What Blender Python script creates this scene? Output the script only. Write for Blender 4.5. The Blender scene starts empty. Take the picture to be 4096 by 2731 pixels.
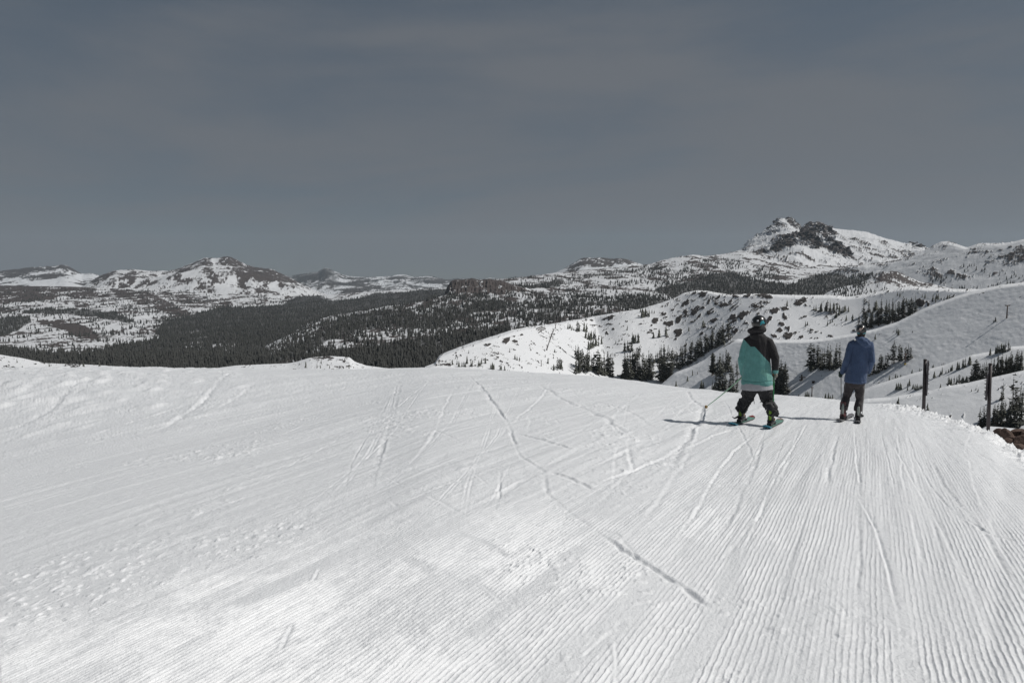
import bpy, bmesh, math, random
import numpy as np
from mathutils import Vector, Matrix
R = math.radians
sc = bpy.context.scene
COL = sc.collection
random.seed(7)
# ------------------------------------------------------------------ camera, world, sun, exposure
F = 2731.0                      # focal length in source pixels (24 mm on a 36 mm sensor)
EYE = 1.62
HORIZON = 1110.0
PITCH = math.atan((1365.5 - HORIZON) / F)
cam_d = bpy.data.cameras.new('camera'); cam_d.sensor_width = 36.0; cam_d.lens = 24.0
cam_d.clip_start = 0.05; cam_d.clip_end = 60000
cam = bpy.data.objects.new('camera', cam_d); COL.objects.link(cam)
cam.location = (0, 0, EYE); cam.rotation_euler = (R(90) - PITCH, 0, 0)
sc.camera = cam
SUN_EL, SUN_AZ = R(50), R(93)   # azimuth clockwise from +Y
sd = bpy.data.lights.new('sun', 'SUN'); sd.energy = 3.65; sd.angle = R(0.53); sd.color = (1.0, 0.965, 0.91)
sun = bpy.data.objects.new('sun', sd); COL.objects.link(sun)
to_sun = Vector((math.cos(SUN_EL) * math.sin(SUN_AZ), math.cos(SUN_EL) * math.cos(SUN_AZ), math.sin(SUN_EL)))
sun.rotation_euler = to_sun.to_track_quat('Z', 'Y').to_euler()
w = bpy.data.worlds.new('World'); sc.world = w; w.use_nodes = True
nt = w.node_tree; nt.nodes.clear()
def N(nt, t, **k):
    n = nt.nodes.new(t)
    for a, b in k.items():
        if a in ('operation', 'blend_type', 'data_type', 'sky_type', 'interpolation_type', 'noise_dimensions', 'feature', 'attribute_name', 'vector_type', 'clamp'): setattr(n, a, b)
        else:
            key = int(a[1:]) if a[0] == 'i' and a[1:].isdigit() else a.replace('_', ' ')
            n.inputs[key].default_value = b
    return n
L = lambda nt, a, b: nt.links.new(a, b)
sky = N(nt, 'ShaderNodeTexSky', sky_type='NISHITA')
sky.sun_disc = False; sky.sun_elevation = SUN_EL; sky.sun_rotation = SUN_AZ; sky.altitude = 2700; sky.air_density = 1.0; sky.dust_density = 0.6; sky.ozone_density = 1.0
gam = N(nt, 'ShaderNodeGamma', Gamma=0.34); L(nt, sky.outputs[0], gam.inputs[0])      # flattens the bright horizon, as the photograph's even grey sky
bw = N(nt, 'ShaderNodeRGBToBW'); L(nt, gam.outputs[0], bw.inputs[0])
desat = N(nt, 'ShaderNodeMixRGB', Fac=0.0); tint = N(nt, 'ShaderNodeMixRGB', blend_type='MULTIPLY', Fac=1.0); tint.inputs[2].default_value = (0.82, 0.90, 0.97, 1); L(nt, gam.outputs[0], tint.inputs[1]); L(nt, tint.outputs[0], desat.inputs[1]); L(nt, bw.outputs[0], desat.inputs[2])
tc = N(nt, 'ShaderNodeTexCoord')
mp = N(nt, 'ShaderNodeMapping'); mp.inputs['Scale'].default_value = (0.9, 1.0, 4.5); mp.inputs['Rotation'].default_value = (0, R(-9), R(20)); L(nt, tc.outputs['Generated'], mp.inputs[0])
cn = N(nt, 'ShaderNodeTexNoise', Scale=1.5, Detail=6.0, Roughness=0.52, Distortion=0.35); L(nt, mp.outputs[0], cn.inputs['Vector'])
cr = N(nt, 'ShaderNodeMapRange', i1=0.38, i2=0.62, i3=0.0, i4=1.0); cr.interpolation_type = 'SMOOTHSTEP'; L(nt, cn.outputs[0], cr.inputs[0])
cf = N(nt, 'ShaderNodeMath', operation='MULTIPLY', i1=0.85); L(nt, cr.outputs[0], cf.inputs[0])
veil = N(nt, 'ShaderNodeMixRGB', blend_type='MIX'); veil.inputs[2].default_value = (1.50, 1.61, 1.78, 1)
L(nt, cf.outputs[0], veil.inputs[0]); L(nt, desat.outputs[0], veil.inputs[1])
bg = N(nt, 'ShaderNodeBackground', Strength=0.094); L(nt, veil.outputs[0], bg.inputs[0])
wo = N(nt, 'ShaderNodeOutputWorld'); L(nt, bg.outputs[0], wo.inputs[0])
vs = sc.view_settings; vs.view_transform = 'Standard'; vs.look = 'None'; vs.exposure = 0.0; vs.gamma = 1.0; vs.use_curve_mapping = False
sc.cycles.use_denoising = True
sc.cycles.max_bounces = 6; sc.cycles.diffuse_bounces = 3; sc.cycles.transparent_max_bounces = 8
sc.cycles.volume_bounces = 0; sc.cycles.volume_max_steps = 64

# ------------------------------------------------------------------ numeric helpers
_rs = np.random.RandomState(11)
_T = _rs.rand(256, 256).astype(np.float32)
def vnoise(x, y, s=0):
    x = x + s * 17.31; y = y + s * 9.17
    xi = np.floor(x).astype(np.int64); yi = np.floor(y).astype(np.int64)
    fx = (x - xi); fy = (y - yi); fx = fx * fx * fx * (fx * (fx * 6 - 15) + 10); fy = fy * fy * fy * (fy * (fy * 6 - 15) + 10)
    x0 = xi & 255; x1 = (xi + 1) & 255; y0 = yi & 255; y1 = (yi + 1) & 255
    a = _T[x0, y0]; b = _T[x1, y0]; c = _T[x0, y1]; d = _T[x1, y1]
    return ((a + (b - a) * fx) * (1 - fy) + (c + (d - c) * fx) * fy) * 2 - 1
def fbm(x, y, o=5, s=0, g=0.5, ridge=False):
    t = 0.0; a = 1.0; n = 0.0
    c, sn = math.cos(0.6), math.sin(0.6)
    for k in range(o):
        v = vnoise(x, y, s + k * 3)
        if ridge: v = 1 - 2 * np.abs(v)
        t = t + a * v; n += a; a *= g
        x, y = (c * x - sn * y) * 2.03, (sn * x + c * y) * 2.03
    return t / n
def sstep(a, b, x):
    t = np.clip((x - a) / (b - a), 0, 1); return t * t * (3 - 2 * t)
cP, sP = math.cos(PITCH), math.sin(PITCH)
def ray(px, row):
    """x and z per metre of depth (world Y) of the direction seen at a source pixel"""
    a = (px - 2048.0) / F; b = (1365.5 - row) / F
    d = cP + b * sP
    return a / d, (-sP + b * cP) / d
def unray(X, Y, Z):
    z = (Z - EYE); cy = Y * cP - z * sP; cz = Y * sP + z * cP
    return 2048 + F * X / cy, 1365.5 - F * cz / cy
def in_poly(px, py, poly):
    ins = np.zeros(px.shape, bool); n = len(poly); j = n - 1
    for i in range(n):
        xi, yi = poly[i]; xj, yj = poly[j]
        if yi != yj:
            c = ((yi > py) != (yj > py)) & (px < (xj - xi) * (py - yi) / (yj - yi) + xi)
            ins ^= c
        j = i
    return ins
def poly_field(px, row, polys, wob=7.0):
    """largest value of the polygons that hold each point, outlines roughened by noise"""
    dx = wob * fbm(px / 34.0, row / 20.0, 4, 21); dy = wob * 0.6 * fbm(px / 34.0, row / 20.0, 4, 22)
    out = np.full(px.shape, min(0.0, polys[0][0]))
    for val, p in polys:
        out = np.maximum(out, np.where(in_poly(px + dx, row + dy, p), val, -9))
    return out
def P(s):
    v = [float(t) for t in s.replace(',', ' ').split()]; return list(zip(v[::2], v[1::2]))

# ------------------------------------------------------------------ materials
def mat(name, color, rough=0.6, spec=0.3, **k):
    m = bpy.data.materials.new(name); m.use_nodes = True; t = m.node_tree
    b = t.nodes['Principled BSDF']; b.inputs['Base Color'].default_value = (*color, 1); b.inputs['Roughness'].default_value = rough
    b.inputs['Specular IOR Level'].default_value = spec
    for a, v in k.items(): b.inputs[a.replace('_', ' ')].default_value = v
    return m
def vary(m, scale, amount=0.25, bump=0.0, bscale=None, dist=0.01):
    """break up a flat colour and surface with noise in object space"""
    t = m.node_tree; b = t.nodes['Principled BSDF']; c = tuple(b.inputs['Base Color'].default_value)
    co = N(t, 'ShaderNodeTexCoord')
    n = N(t, 'ShaderNodeTexNoise', Scale=scale, Detail=4.0, Roughness=0.6); L(t, co.outputs['Object'], n.inputs['Vector'])
    r = N(t, 'ShaderNodeMapRange', i1=0.3, i2=0.7, i3=1 - amount, i4=1 + amount); L(t, n.outputs[0], r.inputs[0])
    x = N(t, 'ShaderNodeMixRGB', blend_type='MULTIPLY', Fac=1.0); x.inputs[1].default_value = c; L(t, r.outputs[0], x.inputs[2]); L(t, x.outputs[0], b.inputs['Base Color'])
    if bump:
        n2 = N(t, 'ShaderNodeTexNoise', Scale=bscale or scale * 4, Detail=4.0); L(t, co.outputs['Object'], n2.inputs['Vector'])
        u = N(t, 'ShaderNodeBump', Strength=bump, Distance=dist); L(t, n2.outputs[0], u.inputs['Height']); L(t, u.outputs[0], b.inputs['Normal'])
    return m
def snow_near():
    m = mat('groomed_snow', (0.78, 0.795, 0.82), 0.34, 0.7); t = m.node_tree; b = t.nodes['Principled BSDF']
    co = N(t, 'ShaderNodeTexCoord')
    n1 = N(t, 'ShaderNodeTexNoise', Scale=70.0, Detail=5.0, Roughness=0.65); L(t, co.outputs['Object'], n1.inputs['Vector'])
    n2 = N(t, 'ShaderNodeTexNoise', Scale=9.0, Detail=6.0, Roughness=0.6); L(t, co.outputs['Object'], n2.inputs['Vector'])
    u1 = N(t, 'ShaderNodeBump', Strength=0.8, Distance=0.009); L(t, n1.outputs[0], u1.inputs['Height'])
    u2 = N(t, 'ShaderNodeBump', Strength=0.45, Distance=0.03); L(t, n2.outputs[0], u2.inputs['Height']); L(t, u1.outputs[0], u2.inputs['Normal'])
    L(t, u2.outputs[0], b.inputs['Normal'])
    return m
def terrain_mat(name, rock=(0.085, 0.072, 0.066), bump_scale=0.05, bump_dist=1.5, snow=(0.80, 0.82, 0.85), detail=0.12, dscale=0.08, edge=0.05):
    m = mat(name, snow, 0.7, 0.15); t = m.node_tree; b = t.nodes['Principled BSDF']
    at = N(t, 'ShaderNodeAttribute', attribute_name='rock'); gt = N(t, 'ShaderNodeAttribute', attribute_name='ground')
    co = N(t, 'ShaderNodeTexCoord')
    n = N(t, 'ShaderNodeTexNoise', Scale=dscale, Detail=5.0, Roughness=0.7); L(t, co.outputs['Object'], n.inputs['Vector'])
    s = N(t, 'ShaderNodeMath', operation='SUBTRACT', i1=0.5); L(t, n.outputs[0], s.inputs[0])
    s2 = N(t, 'ShaderNodeMath', operation='MULTIPLY', i1=detail * 8); L(t, s.outputs[0], s2.inputs[0])
    ad = N(t, 'ShaderNodeMath', operation='ADD'); L(t, at.outputs['Fac'], ad.inputs[0]); L(t, s2.outputs[0], ad.inputs[1])
    mr = N(t, 'ShaderNodeMapRange', i1=0.46 - edge, i2=0.56 + edge, i3=0.0, i4=1.0); L(t, ad.outputs[0], mr.inputs[0])
    rc = N(t, 'ShaderNodeMapRange', i1=0.3, i2=0.7, i3=0.6, i4=1.5); L(t, n.outputs[0], rc.inputs[0])
    rk = N(t, 'ShaderNodeMixRGB', blend_type='MULTIPLY', Fac=1.0); rk.inputs[1].default_value = (*rock, 1); L(t, rc.outputs[0], rk.inputs[2])
    mx = N(t, 'ShaderNodeMixRGB'); L(t, mr.outputs[0], mx.inputs[0]); mx.inputs[1].default_value = (*snow, 1); L(t, rk.outputs[0], mx.inputs[2])
    m2 = N(t, 'ShaderNodeMixRGB'); L(t, gt.outputs['Fac'], m2.inputs[0]); L(t, mx.outputs[0], m2.inputs[1]); m2.inputs[2].default_value = (0.032, 0.030, 0.028, 1)  # dark needle floor under the woods, tree shade mixed into its colour
    L(t, m2.outputs[0], b.inputs['Base Color'])
    n3 = N(t, 'ShaderNodeTexNoise', Scale=bump_scale, Detail=6.0, Roughness=0.65); L(t, co.outputs['Object'], n3.inputs['Vector'])
    bs = N(t, 'ShaderNodeMapRange', i1=0.0, i2=1.0, i3=0.35, i4=1.0); L(t, mr.outputs[0], bs.inputs[0])
    u = N(t, 'ShaderNodeBump', Distance=bump_dist); L(t, bs.outputs[0], u.inputs['Strength']); L(t, n3.outputs[0], u.inputs['Height']); L(t, u.outputs[0], b.inputs['Normal'])
    return m

# ------------------------------------------------------------------ object helpers
def tag(o, label=None, cat=None, group=None, kind=None):
    if label: o['label'] = label
    if cat: o['category'] = cat
    if group: o['group'] = group
    if kind: o['kind'] = kind
    return o
def link(name, data, parent=None):
    o = bpy.data.objects.new(name, data); COL.objects.link(o)
    if parent: o.parent = parent
    return o
def empty(name, loc, rz=0.0):
    o = link(name, None); o.location = loc; o.rotation_euler = (0, 0, rz); o.empty_display_size = 0.2; return o
def mesh_np(name, V, Fc, mats, smooth=True, mi=None):
    """V (n,3); Fc (m,k) all faces of one size"""
    me = bpy.data.meshes.new(name); V = np.asarray(V, np.float32); Fc = np.asarray(Fc, np.int32)
    me.vertices.add(len(V)); me.vertices.foreach_set('co', V.ravel())
    k = Fc.shape[1]; me.loops.add(Fc.size); me.loops.foreach_set('vertex_index', Fc.ravel())
    me.polygons.add(len(Fc)); me.polygons.foreach_set('loop_start', np.arange(0, Fc.size, k, dtype=np.int32))
    try: me.polygons.foreach_set('loop_total', np.full(len(Fc), k, np.int32))
    except Exception: pass
    if smooth: me.polygons.foreach_set('use_smooth', np.ones(len(Fc), bool))
    for m in (mats if isinstance(mats, (list, tuple)) else [mats]): me.materials.append(m)
    if mi is not None: me.polygons.foreach_set('material_index', np.asarray(mi, np.int32))
    me.update(calc_edges=True); me.validate(); return me
def grid_faces(nr, nc):
    i = np.arange(nr - 1)[:, None] * nc + np.arange(nc - 1)[None, :]
    return np.stack([i, i + 1, i + nc + 1, i + nc], -1).reshape(-1, 4)
def set_attr(me, name, v):
    a = me.attributes.new(name, 'FLOAT', 'POINT'); a.data.foreach_set('value', np.asarray(v, np.float32).ravel())
# ------------------------------------------------------------------ the near snow slope
M_SNOW = snow_near()
CREST = [(-1800, 1500, 46), (-600, 1482, 44), (0, 1476, 42), (452, 1470, 41), (833, 1475, 40), (1190, 1476, 39), (1500, 1476, 37), (1690, 1469, 35), (1836, 1474, 34), (2014, 1484, 33), (2252, 1496, 31), (2431, 1511, 30), (2610, 1535, 28.5),
         (2700, 1547, 28), (2937, 1572, 26.5), (3127, 1583, 25), (3329, 1595, 23.6), (3471, 1614, 22.3), (3553, 1626, 21.4), (3649, 1644, 20.3), (3744, 1675, 18.8), (3851, 1702, 17.2), (3913, 1726, 16.2), (3974, 1756, 15.0), (4020, 1800, 13.6), (4096, 1842, 12.2), (4500, 2000, 9.5), (5900, 2500, 7.5)]
_u = np.array([ray(p, r)[0] for p, r, y in CREST]); _t = np.array([-ray(p, r)[1] for p, r, y in CREST]); _yc = np.array([y for p, r, y in CREST])
_uu = np.linspace(_u[0], _u[-1], 1200); _k = np.exp(-np.linspace(-2, 2, 25) ** 2); _k /= _k.sum()
def _sm(v): return np.convolve(np.pad(v, 12, mode='edge'), _k, 'valid')
_tt = _sm(np.interp(_uu, _u, _t)); _yy = _sm(_sm(np.interp(_uu, _u, _yc)))
def near_base(X, Y):
    u = X / np.maximum(Y, 0.8); t = np.interp(u, _uu, _tt); yc = np.interp(u, _uu, _yy)
    a = t - 2 * EYE / yc
    return -a * Y - EYE * (Y / yc) ** 2, yc        # world z (the eye is at EYE)
def ground_at(px, row):
    """world point of the near slope seen at a source pixel"""
    x, z = ray(px, row); lo, hi = 0.8, 60.0
    Y = 0.9
    while Y < 60:
        zz, yc = near_base(np.array(x * Y), np.array(Y))
        if EYE + z * Y <= zz or Y > yc: break
        Y += 0.02
    return np.array([x * Y, Y, float(zz)])
TH = R(28); cT, sT = math.cos(TH), math.sin(TH)
# ski tracks read off the photograph: pixels, half width (m), height (m), kind
TRACKS = [
 ('1871 1497 1930 1550 1975 1610 2027 1678 2060 1760 2085 1818 2130 1860 2175 1888 2188 1930 2191 1974 2290 2045 2413 2138 2520 2210 2627 2278 2750 2365 2881 2467 2960 2520', .032, .015, 'd'), ('1900 1520 1975 1610 2027 1678', .07, .014, 'd'), ('2068 1731 2181 1759 2300 1801', .040, .014, 'd'),
 ('2195 1888 2275 1912 2400 1960', .038, .017, 'd'), ('2413 2138 2520 2210 2627 2278 2750 2365 2881 2467', .034, .013, 'd'),
 ('3013 1740 2934 1798 2856 1908 2777 2049 2699 2167 2628 2261', .030, .018, 'b'), ('3241 1672 3169 1788 3111 1881 3046 2026 2989 2163 2916 2314', .022, .012, 'b'),
 ('3414 1694 3425 1838 3443 2004 3494 2105 3537 2235 3580 2415 3609 2610 3624 2760', .022, .014, 'b'), ('3357 1730 3335 1816 3313 1917 3310 1975', .03, .014, 'd'),
 ('2118 1649 2110 1704 2102 1735', .05, .012, 'b'), ('2149 1539 2306 1618 2432 1673 2495 1720 2510 1767', .07, .016, 'd'), ('2267 1563 2424 1610 2542 1657 2644 1720', .06, .012, 'd'),
 ('2746 1563 2777 1602 2816 1630 2809 1665 2770 1728 2730 1790 2683 1877 2620 1971', .07, .026, 'd'), ('2346 1947 2526 1877 2660 1822 2762 1759', .04, .018, 'b'), ('2500 1740 2510 1820 2524 1868 2420 1990 2330 2080', .05, .014, 'b'),
 ('2520 1700 2640 1716 2760 1690 2860 1660', .05, .012, 'b'), ('2380 1790 2560 1760 2740 1725', .05, .012, 'b'), ('2700 1810 2850 1740 2960 1715', .04, .014, 'b'),
 ('1820 1547 1773 1633 1749 1704 1678 1806 1600 1892 1540 1960', .05, .012, 'b'), ('930 1489 806 1557 662 1616 509 1646', .14, .04, 'b'), ('0 1616 212 1561 357 1502', .14, .03, 'd'), ('330 1640 500 1600 760 1560 1100 1530', .12, .02, 'b'),
 ('1176 2465 1112 2588', .022, .014, 'b'), ('1282 2257 1248 2313', .02, .012, 'b'), ('2452 2552 2463 2638 2467 2760', .02, .013, 'b'), ('2448 2513 2322 2638', .018, .010, 'b'),
 ('3782 1744 3927 1816 4096 1910', .03, .010, 'd'), ('3850 2060 3960 2130 4096 2170', .02, .008, 'd'), ('3061 1744 3003 1917 2916 2091 2830 2242', .03, .010, 'd'),
 ('2010 1880 2000 1990 1985 2060', .02, .008, 'd'), ('2050 1850 1960 2010 1880 2080', .02, .007, 'b'), ('1200 1500 1000 1530 800 1600', .10, .016, 'b'), ('1560 1490 1400 1530 1100 1600', .08, .014, 'b'),
 ('1690 1500 1560 1560 1250 1650 900 1760 500 1850', .05, .008, 'b'), ('3900 1700 3860 1790 3900 1960 4010 2200 4096 2420', .03, .006, 'b'), ('3560 1760 3640 1900 3760 2110 3900 2400 4030 2731', .025, .006, 'b'), ('3700 1800 3800 1960 3960 2150 4100 2400', .025, .006, 'd'),
]
_tr = random.Random(21)
def _gen_tracks():
    out = []
    def curve(p0, p1, bend, n=9):
        (x0, y0), (x1, y1) = p0, p1; r = []
        for k in range(n):
            f = k / (n - 1); r.append((x0 + (x1 - x0) * f + bend * math.sin(math.pi * f), y0 + (y1 - y0) * f ** .72))
        return ' '.join('%.0f %.0f' % q for q in r)
    for k in range(17):      # long thin runs that gather towards the middle of the crest
        c = _tr.uniform(1350, 2900); s0 = c + _tr.uniform(-1500, 500); r0 = _tr.uniform(1640, 2500); cr = 1478 + max(0, c - 1950) * .085 + _tr.uniform(12, 60)
        t = curve((c, cr), (s0, r0), _tr.uniform(-110, 110)); w_ = _tr.uniform(.012, .03); k_ = _tr.choice('bbd'); out.append((t, w_, w_ * _tr.uniform(.25, .45), k_))
        if _tr.random() < .6: out.append((' '.join('%.0f %.0f' % (float(a) + 16 * (float(b_) - 1300) / 700, float(b_)) for a, b_ in zip(t.split()[::2], t.split()[1::2])), w_, w_ * .3, k_))
    for k in range(12):      # down the right hand run, with the corduroy
        c = _tr.uniform(3050, 3650); e = c + (c - 3380) * _tr.uniform(1.2, 2.4) - 120; out.append((curve((c, 1680 + _tr.uniform(0, 60)), (e, _tr.uniform(2000, 2740)), _tr.uniform(-40, 40)), _tr.uniform(.008, .018), _tr.uniform(.003, .006), _tr.choice('bd')))
    for k in range(14):      # short skids across
        x = _tr.uniform(1500, 2800); y = _tr.uniform(1620, 2350); dx = _tr.uniform(60, 260) * (y - 1300) / 700; out.append(('%.0f %.0f %.0f %.0f %.0f %.0f' % (x, y, x + dx * .5, y + dx * _tr.uniform(.12, .3), x + dx, y + dx * _tr.uniform(.35, .7)), _tr.uniform(.015, .03), _tr.uniform(.005, .010), _tr.choice('bd')))
    return out
TRACKS = [(s, w_ * (.62 if k_ == 'b' else .85), h_ * (.85 if k_ == 'b' else 1.0), k_) for s, w_, h_, k_ in TRACKS] + _gen_tracks()
FLAT = [('2605 2308 2450 2500 2200 2760', .10), ('2320 2200 2150 2350 1900 2520', .08), ('2450 2050 2560 1960 2640 1850', .14), ('1500 2150 1300 2250 1000 2380', .09), ('2950 2200 2880 2420 2700 2760', .07), ('3480 2050 3570 2300 3640 2760', .06), ('900 2050 500 2130 0 2240', .12), ('1500 1900 1100 1980 600 2080 0 2180', .14)]
def _near_rows():
    ys = [1.0]
    while ys[-1] < 2.3: ys.append(ys[-1] * 1.02)
    while ys[-1] < 58:
        y = ys[-1]; ys.append(y + min(2.0 * y * y / (EYE * F) * (1 - 0.35 * y / 60), 0.22 + 0.0 * y))
    while ys[-1] < 110: ys.append(ys[-1] + 1.2)
    return np.array(ys)
_px = np.concatenate([np.arange(-1800, -60, 16.0), np.arange(-60, 4160, 2.6), np.arange(4160, 5900, 16.0)])
def near_disp(X, Y, px, yc):
    q = X * cT - Y * sT; s = X * sT + Y * cT
    big = 0.030 * fbm(X / 3.6, Y / 3.6, 3, 1) * sstep(1.5, 7, Y)
    big = big + 0.012 * fbm(q / 0.9, s / 4.0, 3, 2) + (0.005 + 0.009 * sstep(3.5, 8, Y)) * fbm(q / 0.16, s / 2.6, 4, 61, .6) + 0.05 * sstep(6, 14, Y) * fbm(q / 1.6, s / 9.0, 3, 62)
    big = big - 0.10 * np.logaddexp(0, (-X - 1.6) * 1.5) / 1.5 * (1 - sstep(10, 24, Y))
    churn = sstep(-.1, .45, fbm(X / 0.8, Y / 1.0, 4, 63))
    mid = (0.0022 + 0.0055 * churn) * fbm(X / 0.14, Y / 0.14, 5, 3, .6)
    # groomer passes: bands of crisp, worn and smoothed corduroy
    band = 0.5 + 0.5 * fbm(q / 0.55 + 0.3 * vnoise(s / 3, q, 4), s / 7.0, 3, 5) * 1.7
    patch = sstep(-0.35, 0.25, fbm(X / 0.7, Y / 0.9, 4, 6))
    crisp = np.clip(0.45 + 0.85 * band, 0.28, 1.25) * (0.45 + 0.55 * patch)
    qq = q + 0.010 * fbm(s / 0.8, q / 0.8, 3, 7) + 0.0035 * vnoise(s / 0.06, q / 0.03, 8)
    ph = qq / 0.029 * 2 * np.pi
    bead = 1 + 0.3 * vnoise(s / 0.04, q / 0.03, 9) + 0.45 * vnoise(s / 0.22, q / 0.03, 10)
    g = np.cos(ph) + 0.3 * np.cos(2 * ph + 0.6)
    cyc = np.hypot(np.abs(X / Y * cT - sT) * 2.0 * Y * Y / (EYE * F), cT * 2.6 / F * Y) / 0.029
    amp = 0.0044 * (1 - 0.48 * sstep(2500, 3300, px)) * crisp * bead * (1 - sstep(.20, .42, cyc)) * (1 - 0.8 * sstep(9, 24, Y))
    bumpy = sstep(-.05, 0.45, fbm(X / 1.1, Y / 1.6, 4, 12))
    lump = np.maximum(0, vnoise(X / 0.04, Y / 0.04, 13) - 0.35) * 0.020 + np.maximum(0, vnoise(X / 0.10, Y / 0.10, 14) - 0.45) * 0.035
    lump = lump * bumpy * (1 - .7 * sstep(2900, 3250, px))
    z = big + mid + lump
    flat = np.zeros_like(X); tz = np.zeros_like(X)
    cols = None
    def seg_dist(pts, wmax):
        P3 = [ground_at(a, b) for a, b in pts]
        # resample so that the line meanders naturally
        xs = np.array([p[0] for p in P3]); ys = np.array([p[1] for p in P3])
        m = (X > xs.min() - wmax) & (X < xs.max() + wmax) & (Y > ys.min() - wmax) & (Y < ys.max() + wmax)
        if not m.any(): return m, None, None, None
        x = X[m]; y = Y[m]; x = x + 0.25 * wmax * fbm(x / 0.5, y / 0.5, 3, 31); best = np.full(x.shape, 1e9); sg = np.zeros(x.shape); al = np.zeros(x.shape); acc = 0.0
        tot = np.hypot(np.diff(xs), np.diff(ys)).sum()
        for k in range(len(xs) - 1):
            dx, dy = xs[k + 1] - xs[k], ys[k + 1] - ys[k]; l = math.hypot(dx, dy)
            t = np.clip(((x - xs[k]) * dx + (y - ys[k]) * dy) / (l * l), 0, 1)
            ex = x - xs[k] - t * dx; ey = y - ys[k] - t * dy; d = np.hypot(ex, ey)
            b = d < best; nx, ny = dy / l, -dx / l
            if nx < 0: nx, ny = -nx, -ny
            best = np.where(b, d, best); sg = np.where(b, ex * nx + ey * ny, sg); al = np.where(b, (acc + t * l) / tot, al); acc += l
        return m, best, sg, al
    for s_, w_, h_, kd in TRACKS:
        m, d, sg, al = seg_dist(P(s_), w_ * 4)
        if d is None: continue
        endf = sstep(0, 0.2, al) * sstep(1, 0.8, al); e = np.exp(-(d / w_) ** 2)
        sgn = -1 if kd == 'b' else 1
        prof = sgn * (sg / w_) * e * h_ * 1.25 - 0.35 * h_ * e
        rough = 1 + 0.7 * vnoise(X[m] / 0.05, Y[m] / 0.05, 33) + 0.6 * vnoise(X[m] / 0.5, Y[m] / 0.5, 34); prof = prof * (1.0 if (w_ > .028 and kd == 'd') else (0.35 + 0.65 * sstep(-.5, .1, vnoise(X[m] / 1.3, Y[m] / 1.3, 37))))
        tz[m] += prof * endf * rough; flat[m] = np.maximum(flat[m], np.exp(-(d / (w_ * 1.6)) ** 2) * endf)
        # crumbs thrown up beside the track
        tz[m] += np.maximum(0, vnoise(X[m] / 0.035, Y[m] / 0.035, 35) - 0.35) * 0.5 * h_ * np.exp(-((sg + w_ * 1.5) / (w_ * 1.3)) ** 2) * endf
    for s_, w_ in FLAT:
        m, d, sg, al = seg_dist(P(s_), w_ * 2.5)
        if d is None: continue
        flat[m] = np.maximum(flat[m], np.exp(-(d / w_) ** 4) * 0.9)
    z = z + g * amp * (1 - flat) + tz
    # rough ungroomed snow towards the far left crest
    rl = sstep(1500, 300, px) * sstep(9, 22, Y)
    z = z + rl * (0.06 * fbm(X / 0.8, Y / 1.3, 5, 41, 0.62) + np.maximum(0, vnoise(X / 0.4, Y / 0.6, 42) - 0.35) * 0.16)
    z = z + 0.022 * sstep(8, 24, Y) * fbm(X / 0.35, Y / 0.7, 5, 43, .6)
    # the chunky berm ploughed up along the right edge of the run
    rel = Y / yc
    br = sstep(3420, 3600, px) * np.exp(-((rel - 0.925) / (0.14 + .05 * vnoise(X, Y, 54))) ** 2)
    ch = np.maximum(0, 1 - 1.7 * np.abs(vnoise(X / 0.24, Y / 0.24, 51))) + 0.6 * np.maximum(0, vnoise(X / 0.13, Y / 0.13, 52)) + 0.3 * fbm(X / 0.06, Y / 0.06, 2, 53)
    z = z + br * (0.03 + 0.125 * ch)
    return z
def build_near():
    Ys = _near_rows(); u = ray(_px, 1800.0)[0]
    Y = np.repeat(Ys[:, None], len(u), 1); X = u[None, :] * Y; px = np.repeat(_px[None, :], len(Ys), 0)
    z, yc = near_base(X, Y)
    z = z + near_disp(X.astype(np.float64), Y, px, yc)
    V = np.stack([X, Y, z], -1).reshape(-1, 3)
    me = mesh_np('snow_slope', V, grid_faces(*X.shape), M_SNOW)
    o = link('snow_slope', me); tag(o, kind='structure')
    global NEAR; NEAR = (Ys, u, z)
    # the ground beside and behind the camera
    xs = np.linspace(-60, 60, 121); ys = np.linspace(-40, 8, 49); X, Y = np.meshgrid(xs, ys)
    zz, _ = near_base(X, np.maximum(Y, 0.0)); ins = np.abs(X) < 1.35 * np.maximum(Y, 0); zz = zz - np.where(ins, 1.6, 0.03) - 0.10 * np.logaddexp(0, (-X - 1.6) * 1.5) / 1.5
    me = mesh_np('snow_apron', np.stack([X, Y, zz], -1).reshape(-1, 3), grid_faces(*X.shape), M_SNOW)
    tag(link('snow_ground', me), kind='structure')
def near_z(x, y):
    Ys, u, z = NEAR; i = np.interp(y, Ys, np.arange(len(Ys))); j = np.interp(x / y, u, np.arange(len(u)))
    i0 = int(i); j0 = int(j); fi, fj = i - i0, j - j0
    return float((z[i0, j0] * (1 - fi) + z[i0 + 1, j0] * fi) * (1 - fj) + (z[i0, j0 + 1] * (1 - fi) + z[i0 + 1, j0 + 1] * fi) * fj)
build_near()
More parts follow.
